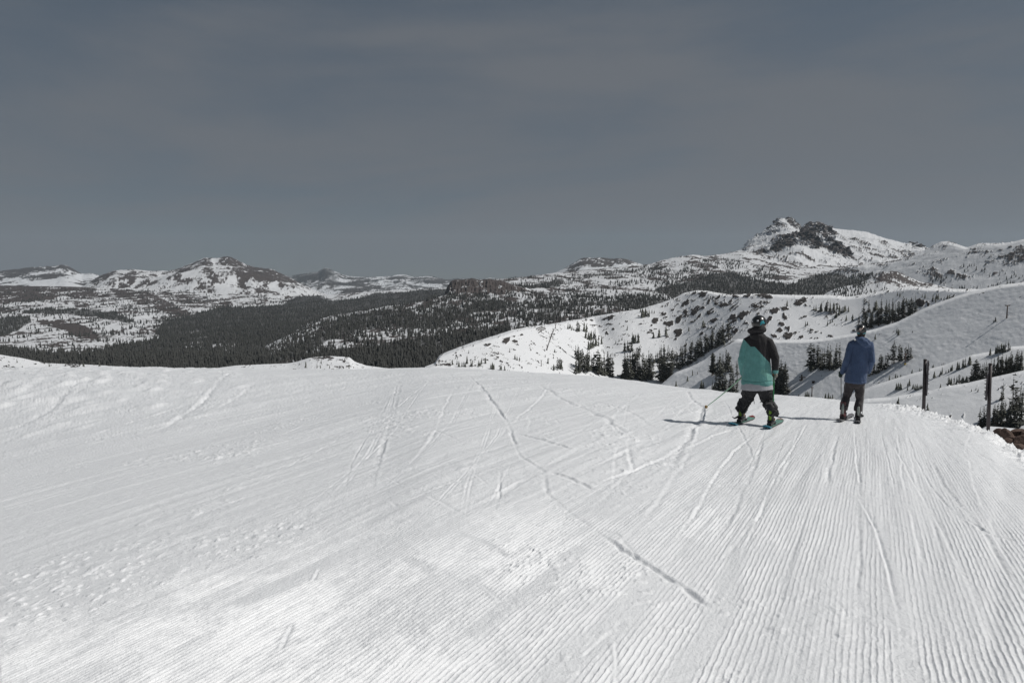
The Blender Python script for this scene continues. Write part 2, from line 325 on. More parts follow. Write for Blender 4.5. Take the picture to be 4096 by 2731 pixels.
# ------------------------------------------------------------------ the mountains and hills, each a sheet at its own distance
LAYERS = {}
def soft(v, n):
    n = max(1, int(round(n))); k = np.exp(-np.linspace(-1.8, 1.8, 2 * n + 1) ** 2); k /= k.sum()
    e = np.concatenate([v[0] - (v[1] - v[0]) * np.arange(n, 0, -1), v, v[-1] + (v[-1] - v[-2]) * np.arange(1, n + 1)])
    return np.convolve(e, k, 'valid')
def blur(a, ni, nj):
    for ax, n in ((0, ni), (1, nj)):
        n = max(1, int(n)); k = np.exp(-np.linspace(-1.8, 1.8, 2 * n + 1) ** 2); k /= k.sum()
        a = np.apply_along_axis(lambda v: np.convolve(np.pad(v, n, mode='edge'), k, 'valid'), ax, a)
    return a
class Layer:
    def __init__(s, name, x0, x1, dx, contours, nr, amp, wl, back, seed, fine=0.0, ridge=0.0, keep=0.4, rough_top=0.0, plane=None, sm=(14, 60, 120), crest=0.03, crest_px=12):
        """contours: from the foot to the skyline, (row polyline, depth polyline); amp in pixels, wl in metres"""
        s.x0, s.dx = x0, dx; px = np.arange(x0, x1 + dx, dx); s.nc = len(px)
        rows = []; deps = []; 
        C = []
        for ci, (rp, dp) in enumerate(contours):
            rp = P(rp); dp = P(dp)
            C.append((soft(np.interp(px, [a for a, b in rp], [b for a, b in rp]), (sm[0] if ci == len(contours) - 1 else sm[1]) / dx), soft(np.interp(px, [a for a, b in dp], [b for a, b in dp]), sm[2] / dx)))
        for k in range(len(C) - 1):
            n = nr[k]
            for v in np.arange(n) / n: rows.append(C[k][0] * (1 - v) + C[k + 1][0] * v); deps.append(C[k][1] * (1 - v) + C[k + 1][1] * v)
        top = C[-1][0] + rough_top * fbm(px / 14.0, px * 0 + seed, 4, seed, 0.6)
        rows.append(top); deps.append(C[-1][1]); s.nfront = len(rows)
        row = np.array(rows); Y = np.array(deps); pxx = np.repeat(px[None], len(rows), 0)
        rx, rz = ray(pxx, row)
        if plane: Y = plane(rx, -rz, pxx, row)
        if crest: Y = Y * (1 + crest * np.clip(1 - (row - row[-1:]) / crest_px, 0, 1) ** 2)
        X = rx * Y; Z = EYE + rz * Y
        v = np.linspace(0, 1, s.nfront)[:, None] * np.ones_like(px)[None]
        taper = np.where(v > 0.85, keep * .6 + (1 - keep * .6) * np.clip((1 - v) / 0.15, 0, 1), 1.0)
        A = 1.8 * amp * Y / F
        d = fbm(X / wl, Y / wl, 5, seed) * (1 - ridge) + ridge * fbm(X / wl, Y / wl, 6, seed, 0.5, True)
        Z = Z + A * d * taper
        if fine: Z = Z + fine * Y / F * fbm(X / (wl * 0.12), Y / (wl * 0.12), 4, seed + 9) * taper
        s.px, s.row, s.X, s.Y, s.Z = pxx, row, X, Y, Z
        # the far side of the ridge
        bx, by, bz = [], [], []
        for k, (f, g) in enumerate([(0.03, 0.002), (0.1, 0.012), (0.3, 0.06), (0.7, 0.2), (1.0, 0.35)]):
            yy = Y[-1] + back * f; bx.append(X[-1] * yy / Y[-1]); by.append(yy); bz.append(Z[-1] - back * g)
        s.FX = np.vstack([X, bx]); s.FY = np.vstack([Y, by]); s.FZ = np.vstack([Z, bz])
        LAYERS[name] = s; s.name = name
    def finish(s, m, rock=None, ground=None, lift=0.0, kind='structure', obj=None):
        n = s.FX.shape[0] - s.nfront
        def full(a): return np.vstack([a, np.repeat(a[-1:], n, 0)])
        if rock is not None and lift:
            f = sstep(0.4, 0.75, rock) * lift * (0.5 + 0.8 * np.abs(fbm(s.X / (lift * 3), s.Y / (lift * 3), 4, 77)))
            s.FZ[:s.nfront] += f; s.Z = s.FZ[:s.nfront]
        me = mesh_np(obj or s.name, np.stack([s.FX, s.FY, s.FZ], -1).reshape(-1, 3), grid_faces(*s.FX.shape), m)
        set_attr(me, 'rock', full(rock) if rock is not None else np.zeros(s.FX.shape)); set_attr(me, 'ground', full(ground) if ground is not None else np.zeros(s.FX.shape))
        return tag(link(obj or s.name, me), kind=kind)
    def at(s, px, row):
        j = (px - s.x0) / s.dx; j0 = int(np.clip(j, 0, s.nc - 2)); fj = min(max(j - j0, 0), 1)
        col = s.row[:, j0] * (1 - fj) + s.row[:, j0 + 1] * fj
        if row < col[-1] or row > col[0]: return None
        i = np.interp(-row, -col, np.arange(len(col))); i0 = min(int(i), s.nfront - 2); fi = i - i0
        o = []
        for G in (s.X, s.Y, s.Z):
            o.append((G[i0, j0] * (1 - fi) + G[i0 + 1, j0] * fi) * (1 - fj) + (G[i0, j0 + 1] * (1 - fi) + G[i0 + 1, j0 + 1] * fi) * fj)
        return o
def patches(L_, dens, wl, seed, stretch=1.0, ang=0.0, o=5, amp=1.35, bl=(3, 4)):
    """rock showing through the snow: noise on the ground, compared with a wanted cover 0..1; returns about 0..1 round 0.5"""
    c, sn = math.cos(ang), math.sin(ang); x = L_.X * c + L_.Y * sn; y = -L_.X * sn + L_.Y * c
    dens = blur(dens, *bl)
    n = 1.45 * fbm(x / wl, y / (wl * stretch), o, seed, 0.68) + 0.75 * fbm(x / (wl * 0.16), y / (wl * 0.2), 3, seed + 5, 0.7)
    return 0.5 + amp * (n + (dens - 0.5) * 1.25)
M_FAR = terrain_mat('distant_mountain_snow', rock=(0.060, 0.054, 0.053), bump_scale=0.012, bump_dist=14, dscale=0.03, detail=0.16, snow=(0.56, 0.58, 0.61), edge=0.22)
M_MID = terrain_mat('mountain_snow', rock=(0.060, 0.051, 0.049), bump_scale=0.03, bump_dist=6, dscale=0.06, detail=0.16, snow=(0.56, 0.575, 0.60), edge=0.19)
M_HILL = terrain_mat('hill_snow', rock=(0.052, 0.047, 0.045), bump_scale=0.15, bump_dist=1.0, dscale=0.3, detail=0.08, snow=(0.68, 0.695, 0.72))

# farthest range with its blue forest and the small castle-shaped peak
l = Layer('distant_range', 1080, 2140, 3, [('1080 1260 2140 1260', '0 9000 5000 9000'), ('1080 1180 1400 1150 1800 1160 2140 1150', '0 10500 5000 10500'),
    ('1080 1150 1130 1125 1167 1102 1214 1095 1256 1089 1280 1085 1286 1075 1304 1071 1321 1074 1333 1083 1377 1100 1419 1107 1479 1108 1562 1105 1586 1099 1615 1098 1651 1108 1717 1102 1752 1110 1794 1119 1824 1114 1871 1115 1901 1111 1919 1120 1955 1111 1996 1114 2140 1118', '0 14500 5000 14500')], [26, 22], 6, 900, 3000, 61, 2.0, 0.5, 0.2)
d = poly_field(l.px, l.row, [(0.62, P('1100 1060 2140 1060 2140 1300 1100 1300')), (0.95, P('1150 1130 1170 1098 1250 1090 1290 1070 1330 1080 1350 1100 1240 1130')), (0.25, P('1230 1125 1340 1105 1420 1112 1440 1130 1560 1135 1540 1145 1350 1142 1260 1150')), (0.2, P('1470 1122 1570 1115 1600 1128 1480 1135')), (0.22, P('1640 1120 1720 1108 1800 1125 1700 1132'))])
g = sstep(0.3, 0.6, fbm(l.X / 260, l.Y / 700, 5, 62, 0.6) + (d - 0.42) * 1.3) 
l.finish(M_FAR, patches(l, d * 0.9, 420, 63, 2.0), g * 0.75)
# far left mountain
l = Layer('left_end_mountain', -700, 560, 3, [('-700 1200 560 1200', '0 6800 5000 6800'), ('-700 1060 -300 1075 0 1085 107 1071 226 1063 238 1059 262 1059 298 1077 327 1095 369 1093 399 1102 450 1125 560 1160', '0 10500 5000 10500')], [50], 9, 700, 2500, 64, 2.5, 0.4, 0.25, 2)
d = poly_field(l.px, l.row, [(0.2, P('-700 900 600 900 600 1300 -700 1300')), (0.86, P('-700 1040 0 1082 107 1069 150 1074 238 1055 280 1060 330 1092 208 1116 131 1116 0 1110 -700 1110')), (0.1, P('107 1074 180 1068 214 1074 160 1083 107 1080'))])
l.finish(M_FAR, patches(l, d, 260, 65, 2.0))
# the broad left mountain with its two dark tops
l = Layer('left_mountain', 300, 1330, 2.5, [('300 1240 1330 1260', '0 5200 5000 5200'), ('300 1160 429 1120 595 1110 804 1090 1000 1100 1202 1160 1330 1200', '0 6300 5000 6300'),
    ('300 1180 357 1132 399 1108 429 1093 464 1081 536 1078 595 1086 679 1084 714 1074 768 1050 804 1036 824 1028 833 1033 846 1027 857 1034 893 1028 917 1027 940 1036 976 1056 1012 1068 1050 1072 1077 1073 1101 1082 1131 1096 1167 1114 1202 1134 1260 1165 1330 1190', '0 8000 5000 8000')], [30, 44], 12, 520, 2500, 66, 3.0, 0.5, 0.22, 3)
d = poly_field(l.px, l.row, [(0.35, P('200 900 1400 900 1400 1300 200 1300')), (0.95, P('881 1034 929 1024 976 1056 935 1067 893 1067 869 1043')), (0.95, P('929 1073 988 1060 1071 1070 1131 1092 1210 1134 1167 1138 1083 1128 1012 1124 952 1118 920 1096')),
    (0.85, P('964 1120 1048 1150 1048 1186 976 1156')), (0.6, P('690 1084 804 1030 860 1028 774 1084 714 1102')), (0.88, P('357 1132 429 1092 470 1080 440 1114 381 1144')), (0.88, P('494 1102 536 1086 554 1102 524 1138 470 1150 476 1126')), (0.7, P('595 1106 667 1120 595 1150 536 1150')),
    (0.85, P('804 1062 840 1050 852 1068 830 1076')), (0.8, P('800 1092 850 1080 850 1094 810 1100')), (0.05, P('700 1110 760 1085 850 1062 900 1072 905 1096 860 1130 720 1150')), (0.06, P('1100 1140 1180 1150 1160 1190 1060 1180'))], 9)
l.finish(M_MID, patches(l, d, 85, 67, 2.2, 0.35, 6))
# left plateau, valley floor
l = Layer('left_plateau', -700, 2100, 3, [('-700 1540 2100 1540', '0 1150 5000 1150'), ('-700 1440 400 1440 1000 1440 2100 1440', '0 1500 5000 1500'), ('-700 1330 200 1320 700 1345 900 1330 1400 1300 2100 1290', '0 2700 5000 2700'),
    ('-700 1240 200 1225 700 1240 1000 1240 1400 1235 2100 1215', '0 4000 5000 4000'), ('-700 1138 0 1141 119 1144 298 1147 417 1153 536 1153 655 1159 774 1171 893 1174 1012 1180 1101 1192 1150 1196 1190 1186 1300 1181 1450 1168 1600 1160 1800 1150 2100 1150', '0 5200 2000 5400')], [20, 40, 34, 34], 9, 420, 1500, 68, 2.0, 0.3, 0.15)
E_ROCK = [(0.35, P('-700 1100 2200 1100 2200 1600 -700 1600')), (0.85, P('-700 1140 0 1141 298 1141 381 1150 369 1174 440 1180 357 1198 238 1186 143 1210 0 1216 -700 1220')), (0.9, P('440 1156 595 1168 744 1250 780 1269 744 1278 595 1233 464 1184')), (0.95, P('298 1210 357 1208 360 1233 298 1230')),
    (1.1, P('155 1287 250 1281 333 1302 387 1332 385 1360 333 1354 238 1311 161 1293')), (0.55, P('149 1335 387 1368 387 1390 149 1388')), (0.68, P('619 1158 762 1176 929 1206 929 1236 774 1236 673 1192')), (0.6, P('-700 1215 0 1216 60 1240 20 1262 -700 1270')), (0.55, P('70 1190 140 1196 160 1225 90 1225')),
    (0.06, P('30 1300 150 1290 110 1370 -60 1390')), (0.08, P('440 1290 620 1320 600 1340 420 1310'))]
d = poly_field(l.px, l.row, E_ROCK, 9)
E_FOR = [(0.9, P('89 1248 150 1236 286 1240 417 1250 500 1268 548 1293 506 1294 417 1278 298 1260 179 1258 95 1257')), (0.85, P('-300 1310 36 1270 119 1274 129 1287 60 1320 -10 1350 -300 1370')),
    (1.0, P('300 1424 476 1385 560 1374 652 1352 620 1330 655 1285 774 1259 893 1227 1012 1221 1131 1215 1190 1186 1268 1180 1310 1205 1400 1196 1500 1172 1800 1155 2100 1150 2100 1540 -700 1540 -700 1395 0 1398 180 1412')), (0.75, P('1200 1190 1260 1175 1330 1200 1290 1240 1180 1250'))]
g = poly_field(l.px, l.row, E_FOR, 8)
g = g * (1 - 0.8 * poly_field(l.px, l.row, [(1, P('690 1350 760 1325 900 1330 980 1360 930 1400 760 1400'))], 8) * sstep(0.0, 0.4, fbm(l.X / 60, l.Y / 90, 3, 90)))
l.finish(M_MID, patches(l, d, 60, 69, 2.0, -0.2, 6), g * 0.93)
# mesa beyond the broad slope
l = Layer('flat_topped_mountain', 2080, 2760, 2.5, [('2080 1160 2760 1150', '0 5200 5000 5200'), ('2080 1116 2150 1104 2223 1091 2264 1070 2300 1049 2318 1036 2336 1031 2371 1031 2407 1031 2455 1036 2473 1032 2508 1037 2532 1046 2568 1058 2620 1068 2760 1090', '0 7200 5000 7200')], [40], 5, 300, 1500, 70, 2.0, 0.4, 0.2, 2)
d = poly_field(l.px, l.row, [(0.2, P('2000 1000 2800 1000 2800 1200 2000 1200')), (0.86, P('2295 1052 2325 1032 2340 1026 2510 1032 2550 1052 2431 1066 2312 1078 2258 1074')), (0.08, P('2240 1086 2300 1050 2312 1052 2290 1078'))], 5)
l.finish(M_FAR, patches(l, d, 110, 71, 2.0, 0.2))
# rocky twin summit
l = Layer('rocky_peak', 2860, 3780, 2.0, [('2860 1100 3780 1090', '0 3600 5000 3600'), ('2860 1060 3050 1030 3200 1000 3400 1045 3600 1045 3780 1030', '0 4100 5000 4100'),
    ('2860 1030 2967 999 2985 978 3009 957 3050 931 3080 907 3104 889 3127 876 3145 873 3169 880 3193 892 3204 910 3209 919 3219 907 3234 898 3258 891 3282 895 3305 906 3323 912 3371 918 3418 922 3472 931 3519 945 3578 963 3620 975 3661 975 3706 992 3780 1010', '0 5000 5000 5000')], [26, 74], 13, 260, 1200, 72, 4.0, 0.7, 0.2, 4)
d = poly_field(l.px, l.row, [(0.20, P('2800 800 3800 800 3800 1200 2800 1200')), (0.72, P('2970 990 3050 940 3080 905 3127 868 3151 901 3090 942 3032 963')), (0.9, P('3140 868 3193 885 3208 922 3175 916 3160 895')),
    (0.97, P('3209 915 3230 892 3264 885 3305 900 3353 936 3329 954 3371 984 3412 1014 3424 1046 3382 1034 3293 1002 3252 1008 3187 984 3151 948 3204 931')), (0.72, P('3068 990 3115 948 3151 942 3185 990 3115 1010 3040 1016')), (0.5, P('3430 928 3531 968 3626 1016 3578 1006 3480 962')), (0.75, P('3640 968 3712 986 3665 1000')), (0.5, P('3500 985 3600 1000 3640 1030 3560 1020'))], 5)
# gullies of snow that run down through the rock
gul = fbm((l.row - 0.62 * l.px) / 15.0, (l.px + 0.62 * l.row) / 95.0, 4, 73, 0.6)
crag = fbm(l.X / 90, l.Y / 160 + l.Z / 60, 5, 174, 0.6, True); cm = blur(sstep(.4, .8, d), 2, 3)
l.FY[:l.nfront] += 110 * cm * crag; l.FZ[:l.nfront] += 16 * cm * fbm(l.px / 9.0, l.row / 9.0, 4, 175, .6, True); l.Z = l.FZ[:l.nfront]
l.finish(M_MID, patches(l, d - 0.62 * sstep(0.02, 0.28, gul), 46, 74, 3.0, 0.6, 6), lift=14.0)
# broad slope in front of them
l = Layer('broad_mountain_slope', 1850, 4300, 3, [('1850 1340 4300 1340', '0 1800 5000 1800'), ('1850 1200 3100 1190 4300 1190', '0 2500 5000 2500'), ('1850 1140 2500 1120 3100 1100 3600 1090 4300 1090', '0 3300 5000 3300'),
    ('1850 1130 1996 1116 2104 1106 2223 1092 2350 1080 2450 1070 2568 1059 2610 1053 2645 1041 2700 1030 2771 1020 2819 1024 2896 1017 2967 1004 3050 1014 3120 1022 3250 1040 3350 1052 3424 1056 3600 1045 4300 1040', '0 4200 5000 4200')], [26, 34, 40], 9, 300, 1500, 75, 2.5, 0.3, 0.3, 2)
d = poly_field(l.px, l.row, [(0.40, P('1800 900 4400 900 4400 1400 1800 1400')), (0.45, P('2000 1110 2600 1060 2900 1020 2950 1120 2500 1200 2000 1260')), (0.10, P('3060 1015 3230 1022 3560 1046 3560 1080 3330 1095 3150 1100 3110 1060')), (0.1, P('2400 1130 2560 1110 2720 1130 2700 1150 2500 1150'))], 9)
D_FOR = [(1.0, P('2600 1168 2760 1128 2850 1100 2937 1085 3000 1120 3080 1132 3151 1146 3240 1110 3341 1093 3400 1072 3489 1088 3495 1140 3442 1185 2700 1190')), (0.9, P('2062 1140 2252 1118 2235 1140 2104 1154'))]
l.finish(M_MID, patches(l, d, 60, 76, 2.4, 0.25, 6), 0.85 * poly_field(l.px, l.row, D_FOR, 6))
# right hand hills
l = Layer('right_rocky_hill', 3280, 4700, 2.5, [('3280 1230 4700 1230', '0 1900 5000 1900'), ('3280 1110 3700 1080 4100 1060 4700 1060', '0 2500 5000 2500'), ('3280 1100 3340 1078 3400 1066 3480 1057 3578 1041 3650 1019 3709 996 3740 978 3768 966 3792 966 3828 978 3869 991 3899 979 3934 973 3982 973 4023 972 4065 964 4096 957 4300 935 4700 930', '0 3200 5000 3200')], [34, 46], 10, 260, 1200, 78, 2.5, 0.3, 0.2, 1.5, plane=lambda u, t, px, row: 1500 / (t + 0.6 * u + 0.18))
d = poly_field(l.px, l.row, [(0.13, P('3200 900 4800 900 4800 1300 3200 1300')), (0.55, P('3630 1100 3700 1060 3740 1075 3780 1100 3730 1110 3660 1095')), (0.5, P('3780 1080 3850 1060 3870 1100 3860 1120 3800 1095')), (0.55, P('3900 1040 3975 1040 3975 1070 3930 1070')), (0.5, P('3880 1090 4000 1080 3990 1110 3880 1105')),
    (0.6, P('3990 1010 4040 990 4100 990 4400 980 4400 1050 4050 1045 3990 1035')), (0.45, P('3780 960 3800 962 3860 985 3840 990')), (0.35, P('3500 1075 3600 1050 3720 1030 3700 1050 3600 1072'))], 6)
l.finish(M_MID, patches(l, d, 38, 79, 2.0, 0.3, 6), lift=6.0)
l = Layer('rocky_knoll', 3300, 3860, 2.5, [('3300 1230 3860 1230', '0 1700 5000 1700'), ('3300 1175 3350 1150 3400 1142 3440 1132 3495 1110 3531 1090 3560 1086 3590 1088 3626 1105 3680 1128 3733 1138 3800 1152 3860 1165', '0 2150 5000 2150')], [34], 6, 120, 500, 80, 2, 0.4, 0.3, 2)
d = poly_field(l.px, l.row, [(0.15, P('3200 1000 3900 1000 3900 1300 3200 1300')), (0.66, P('3495 1108 3531 1084 3600 1084 3640 1110 3740 1136 3730 1150 3640 1146 3560 1140 3500 1125'))], 6)
l.finish(M_MID, patches(l, d, 20, 81, 2.4, 0.3, 5), lift=4.0)
# wooded ridge across the middle
l = Layer('wooded_ridge', 860, 3000, 3, [('860 1540 3000 1560', '0 1000 5000 1000'), ('860 1470 1300 1400 1800 1370 2300 1330 3000 1330', '0 1500 5000 1500'), ('860 1475 1100 1370 1300 1310 1700 1270 2200 1250 3000 1240', '0 2100 5000 2100'),
    ('860 1480 900 1456 1012 1407 1131 1342 1238 1288 1330 1262 1400 1251 1496 1234 1556 1222 1600 1222 1640 1214 1681 1204 1752 1188 1800 1178 1990 1180 2060 1196 2200 1186 2400 1180 2600 1176 3000 1180', '0 2700 5000 2700')], [30, 40, 46], 10, 170, 800, 82, 3.0, 0.3, 0.3, 3)
d = poly_field(l.px, l.row, [(0.47, P('800 1000 3100 1000 3100 1600 800 1600')), (0.16, P('1560 1225 1681 1204 1790 1190 1830 1200 1800 1235 1700 1250 1600 1240')), (0.85, P('1681 1205 1720 1198 1725 1220 1690 1225')), (0.15, P('1350 1345 1480 1320 1660 1305 1680 1320 1560 1345 1400 1370'))], 8)
H_FOR = [(0.9, P('1400 1262 1560 1245 1700 1262 1830 1232 1960 1205 2060 1200 2010 1230 1900 1250 1800 1300 1740 1320 1560 1310 1400 1335 1250 1400 1100 1470 960 1480 1160 1390 1300 1330')), (0.9, P('1900 1160 2000 1195 2180 1190 2120 1225 1960 1240')), (1.0, P('1250 1420 1600 1370 1900 1320 2040 1290 2040 1330 1900 1380 1750 1430 1740 1560 1200 1560')), (0.9, P('2040 1200 2300 1195 2560 1196 2680 1190 2700 1210 2560 1230 2350 1225 2150 1240 2020 1236')), (0.8, P('2150 1230 2250 1230 2240 1280 2160 1290'))]
l.finish(M_MID, patches(l, d, 42, 83, 2.2, 0.2, 6), 0.8 * poly_field(l.px, l.row, H_FOR, 8))
# dark volcanic butte
l = Layer('dark_rock_butte', 1740, 2170, 2, [('1740 1240 2170 1225', '0 2500 5000 2500'), ('1740 1215 1790 1200 1860 1185 2000 1190 2170 1190', '0 2700 5000 2700'),
    ('1740 1212 1765 1205 1778 1172 1790 1142 1800 1127 1815 1120 1830 1118 1850 1119 1880 1115 1900 1117 1915 1121 1935 1118 1955 1116 1990 1120 2010 1124 2040 1134 2070 1145 2110 1152 2150 1168 2170 1185', '0 2960 5000 2960')], [20, 50], 7, 70, 300, 84, 4, 0.8, 0.3, 4)
rib = fbm(l.px / 9.0, l.row / 60.0, 4, 85, 0.6, True)
l.FY[:l.nfront] += 18 * rib * sstep(0, 0.3, np.linspace(0, 1, l.nfront))[:, None]
d = poly_field(l.px, l.row, [(0.25, P('1700 1100 2200 1100 2200 1260 1700 1260')), (1.0, P('1770 1215 1785 1140 1800 1110 2020 1105 2080 1140 2060 1160 1990 1180 1900 1190 1850 1200 1800 1212')), (0.35, P('1885 1165 1910 1172 1895 1200 1870 1195')), (0.8, P('1990 1150 2100 1150 2110 1170 1990 1185'))], 5)
l.finish(M_MID, patches(l, d, 30, 86, 2, 0, 5))
def blobs(px, row, text, wob=7.0):
    """single outcrops: cx cy rx ry angle"""
    v = [float(t) for t in text.split()]; out = np.zeros(px.shape); dx = wob * fbm(px / 9.0, row / 7.0, 4, 23); dy = wob * fbm(px / 9.0, row / 7.0, 4, 24)
    for i in range(0, len(v), 5):
        cx, cy, rx, ry, an = v[i:i + 5]; m = (np.abs(px - cx) < 60) & (np.abs(row - cy) < 60)
        if not m.any(): continue
        c_, s_ = math.cos(R(an)), math.sin(R(an)); x = px[m] + dx[m] - cx; y = row[m] + dy[m] - cy; a = (x * c_ - y * s_) / rx; b = (x * s_ + y * c_) / ry
        out[m] = np.maximum(out[m], 1 - sstep(.75, 1.15, np.hypot(a, b)))
    return out
# hills of the ski area
def bowl(u, t, px, row):
    ue = .5 * (u + np.sqrt(u * u + .0025)); y1 = 245 / np.maximum(t - 0.62 * ue + 0.22, 0.03)
    y2 = (372 + 60 * sstep(2400, 2750, px) + 45 * sstep(2950, 3500, px)) / (t + 0.8 * u + 0.15)
    y3 = 380 / np.maximum(t + 0.15, 0.05)
    k = 30.0; y = np.minimum(y1, y2) - k * np.maximum(0, 1 - np.abs(y1 - y2) / (3 * k)) ** 2 * 0.5
    return np.clip(y, 120, 2500)
def tilt(K, a, c): return lambda u, t, px, row: K / np.maximum(t + a * u + c, 0.03)
l = Layer('ski_bowl_hill', 1700, 4300, 2.6, [('1700 1640 2500 1640 4300 1640', '1700 430 2500 380 3200 430 4300 700'), ('1700 1500 1900 1470 2200 1450 2500 1480 2800 1440 3300 1360 3700 1330 4300 1300', '1700 620 2300 560 2800 620 3300 820 4300 1050'),
    ('1700 1470 1740 1455 1758 1420 1836 1389 1895 1367 1984 1341 2044 1321 2133 1305 2193 1299 2282 1282 2431 1254 2568 1233 2639 1212 2700 1190 2736 1171 2789 1160 2830 1164 2878 1173 2937 1180 3032 1175 3080 1177 3151 1180 3234 1180 3329 1180 3382 1187 3442 1180 3531 1162 3602 1150 3650 1147 3709 1152 3828 1156 3917 1156 4050 1150 4300 1150', '1700 800 2133 900 2450 1050 2700 1200 3300 1350 3700 1400 4300 1600')], [60, 110], 9, 130, 500, 87, 0.7, 0.15, 0.3, 1.2, plane=bowl, sm=(10, 60, 120))
d = poly_field(l.px, l.row, [(-0.12, P('1600 1000 4400 1000 4400 1700 1600 1700')), (0.22, P('2640 1225 2789 1155 3090 1178 3100 1240 3010 1300 2960 1345 2900 1345 2840 1330 2760 1300 2640 1285')), 
    
    
    (0.9, P('2004 1368 2020 1352 2042 1346 2040 1358 2024 1374')), (0.85, P('1936 1376 1950 1371 1968 1374 1946 1384')), (0.7, P('1972 1378 2002 1384 1995 1388 1974 1383')), (0.8, P('2044 1343 2062 1343 2060 1348 2046 1349')), (0.8, P('2072 1340 2096 1338 2096 1343 2074 1344')), (0.8, P('2050 1362 2068 1360 2068 1367 2054 1367')), (0.8, P('1820 1425 1845 1416 1848 1430 1826 1432')), (0.7, P('1880 1468 1908 1466 1908 1474 1870 1474')), (0.7, P('1760 1462 1800 1458 1808 1470 1765 1468'))], 4)
BL = '''2741 1216 24 7 40 2809 1180 12 14 0 2775 1176 14 6 20 2622 1284 17 8 35 2673 1295 20 10 -5 2717 1277 20 10 50 2741 1256 8 12 0 2712 1334 19 18 -30 2666 1322 12 5 20 2775 1253 11 13 50 2836 1258 10 8 0 2809 1238 12 6 15 2795 1273 12 5 60 2858 1287 17 8 25 2894 1229 18 9 10 2863 1222 9 5 20
 2924 1209 14 4 50 2941 1190 15 5 0 2900 1202 9 4 60 2872 1193 10 6 30 2931 1275 13 10 15 2967 1270 12 20 -20 2805 1341 13 5 20 2941 1331 15 7 20 2900 1329 10 4 10 2445 1270 13 8 30 2421 1273 11 5 30 2367 1278 7 4 0 2346 1279 7 3 0 2438 1304 20 4 0 2452 1323 7 4 0 2426 1338 10 5 30 2375 1304 6 3 0 2510 1290 8 4 0 2656 1258 10 5 10
 2605 1304 5 5 0 2606 1326 7 4 0 2601 1338 15 5 10 2703 1363 6 4 0 3061 1188 34 12 -8 3201 1206 30 12 25 3221 1217 8 6 0 3099 1244 20 12 30 3139 1235 15 6 5 3139 1268 9 10 40 3218 1263 13 5 0 3073 1288 20 9 50 3119 1325 12 12 50 3151 1315 9 13 50 3150 1344 20 15 20 3097 1348 13 8 0 3127 1298 12 8 20 3286 1329 7 3 0 3204 1349 12 5 0 3320 1346 8 3 10
 3680 1208 20 14 -10 3712 1213 7 10 0 2990 1186 14 6 0 3018 1230 10 5 20 3030 1262 9 5 0 3058 1330 14 7 30 2985 1300 8 4 0 2820 1300 6 3 0 2770 1290 5 3 0 2836 1210 8 5 30 2690 1240 7 4 20 2560 1300 7 3 0 2480 1300 6 3 0'''
bf = blobs(l.px, l.row, BL); d = np.maximum(d - .9 * sstep(2480, 2380, l.px) * (d < .2), 1.12 * bf)
l.finish(M_HILL, patches(l, d, 7, 88, 1.4, 0.5, 5, 1.6, (1, 1)), lift=1.7)
# smooth near slope on the right, its ribs, and the lower ground below it
l = Layer('open_right_slope', 2560, 4700, 3, [('2560 1760 3100 1760 4700 1760', '2560 190 3400 230 4700 320'), ('2560 1640 2700 1560 3100 1520 3400 1500 3700 1440 4096 1350 4700 1300', '2560 280 3100 330 3600 430 4700 560'),
    ('2560 1620 2640 1545 2700 1492 2759 1471 2819 1441 2878 1399 2925 1366 2949 1357 3056 1356 3115 1361 3234 1359 3293 1355 3365 1343 3442 1328 3501 1316 3590 1287 3709 1227 3828 1183 3917 1158 4006 1139 4096 1129 4300 1105 4700 1080', '2560 300 2949 470 3234 560 3600 720 4096 980 4700 1200')], [60, 90], 5, 70, 300, 91, 0.5, 0.1, 0.3, 0.6, plane=tilt(335, 0.75, 0.1))
d = poly_field(l.px, l.row, [(-0.3, P('2500 1000 4800 1000 4800 1800 2500 1800')), (0.6, P('2865 1402 2890 1382 2925 1364 2945 1358 2930 1372 2890 1392'))], 4)
rip = 0.25 * fbm(l.X / 2.2, l.Y / 5.0, 3, 92); l.FZ[:l.nfront] += rip
l.finish(M_HILL, patches(l, d, 6, 93, 1.5))
l = Layer('upper_rib', 3380, 4700, 3, [('3380 1700 4700 1700', '0 270 5000 270'), ('3380 1590 3500 1540 3568 1519 3630 1500 3714 1477 3783 1458 3859 1429 3886 1419 3974 1404 4050 1386 4096 1384 4400 1360 4700 1350', '3380 350 4096 430 4700 460')], [70], 4, 45, 70, 94, 0.5, 0.1, 0.3, 0.6, plane=tilt(262, 0.55, 0.12))
l.finish(M_HILL, None)
l = Layer('lower_rib', 3300, 4700, 3, [('3300 2000 4700 2000', '0 120 5000 120'), ('3300 1720 3700 1640 4096 1600 4700 1560', '0 190 5000 210'), ('3300 1640 3400 1612 3469 1596 3553 1592 3649 1576 3721 1565 3783 1546 3859 1534 3943 1515 4020 1498 4096 1481 4400 1420 4700 1380', '3300 230 3700 270 4096 300 4700 330')], [40, 60], 5, 30, 60, 95, 0.6, 0.1, 0.3, 0.8, plane=tilt(180, 0.45, 0.12))
d = poly_field(l.px, l.row, [(-0.25, P('3200 1000 4800 1000 4800 2100 3200 2100')), (0.95, P('3722 1652 3750 1650 3752 1662 3730 1664')), (0.95, P('3786 1662 3800 1655 3810 1660 3805 1672 3788 1674'))], 3)
l.finish(M_HILL, patches(l, d, 3, 96, 1.5, 0, 4), lift=1.0)
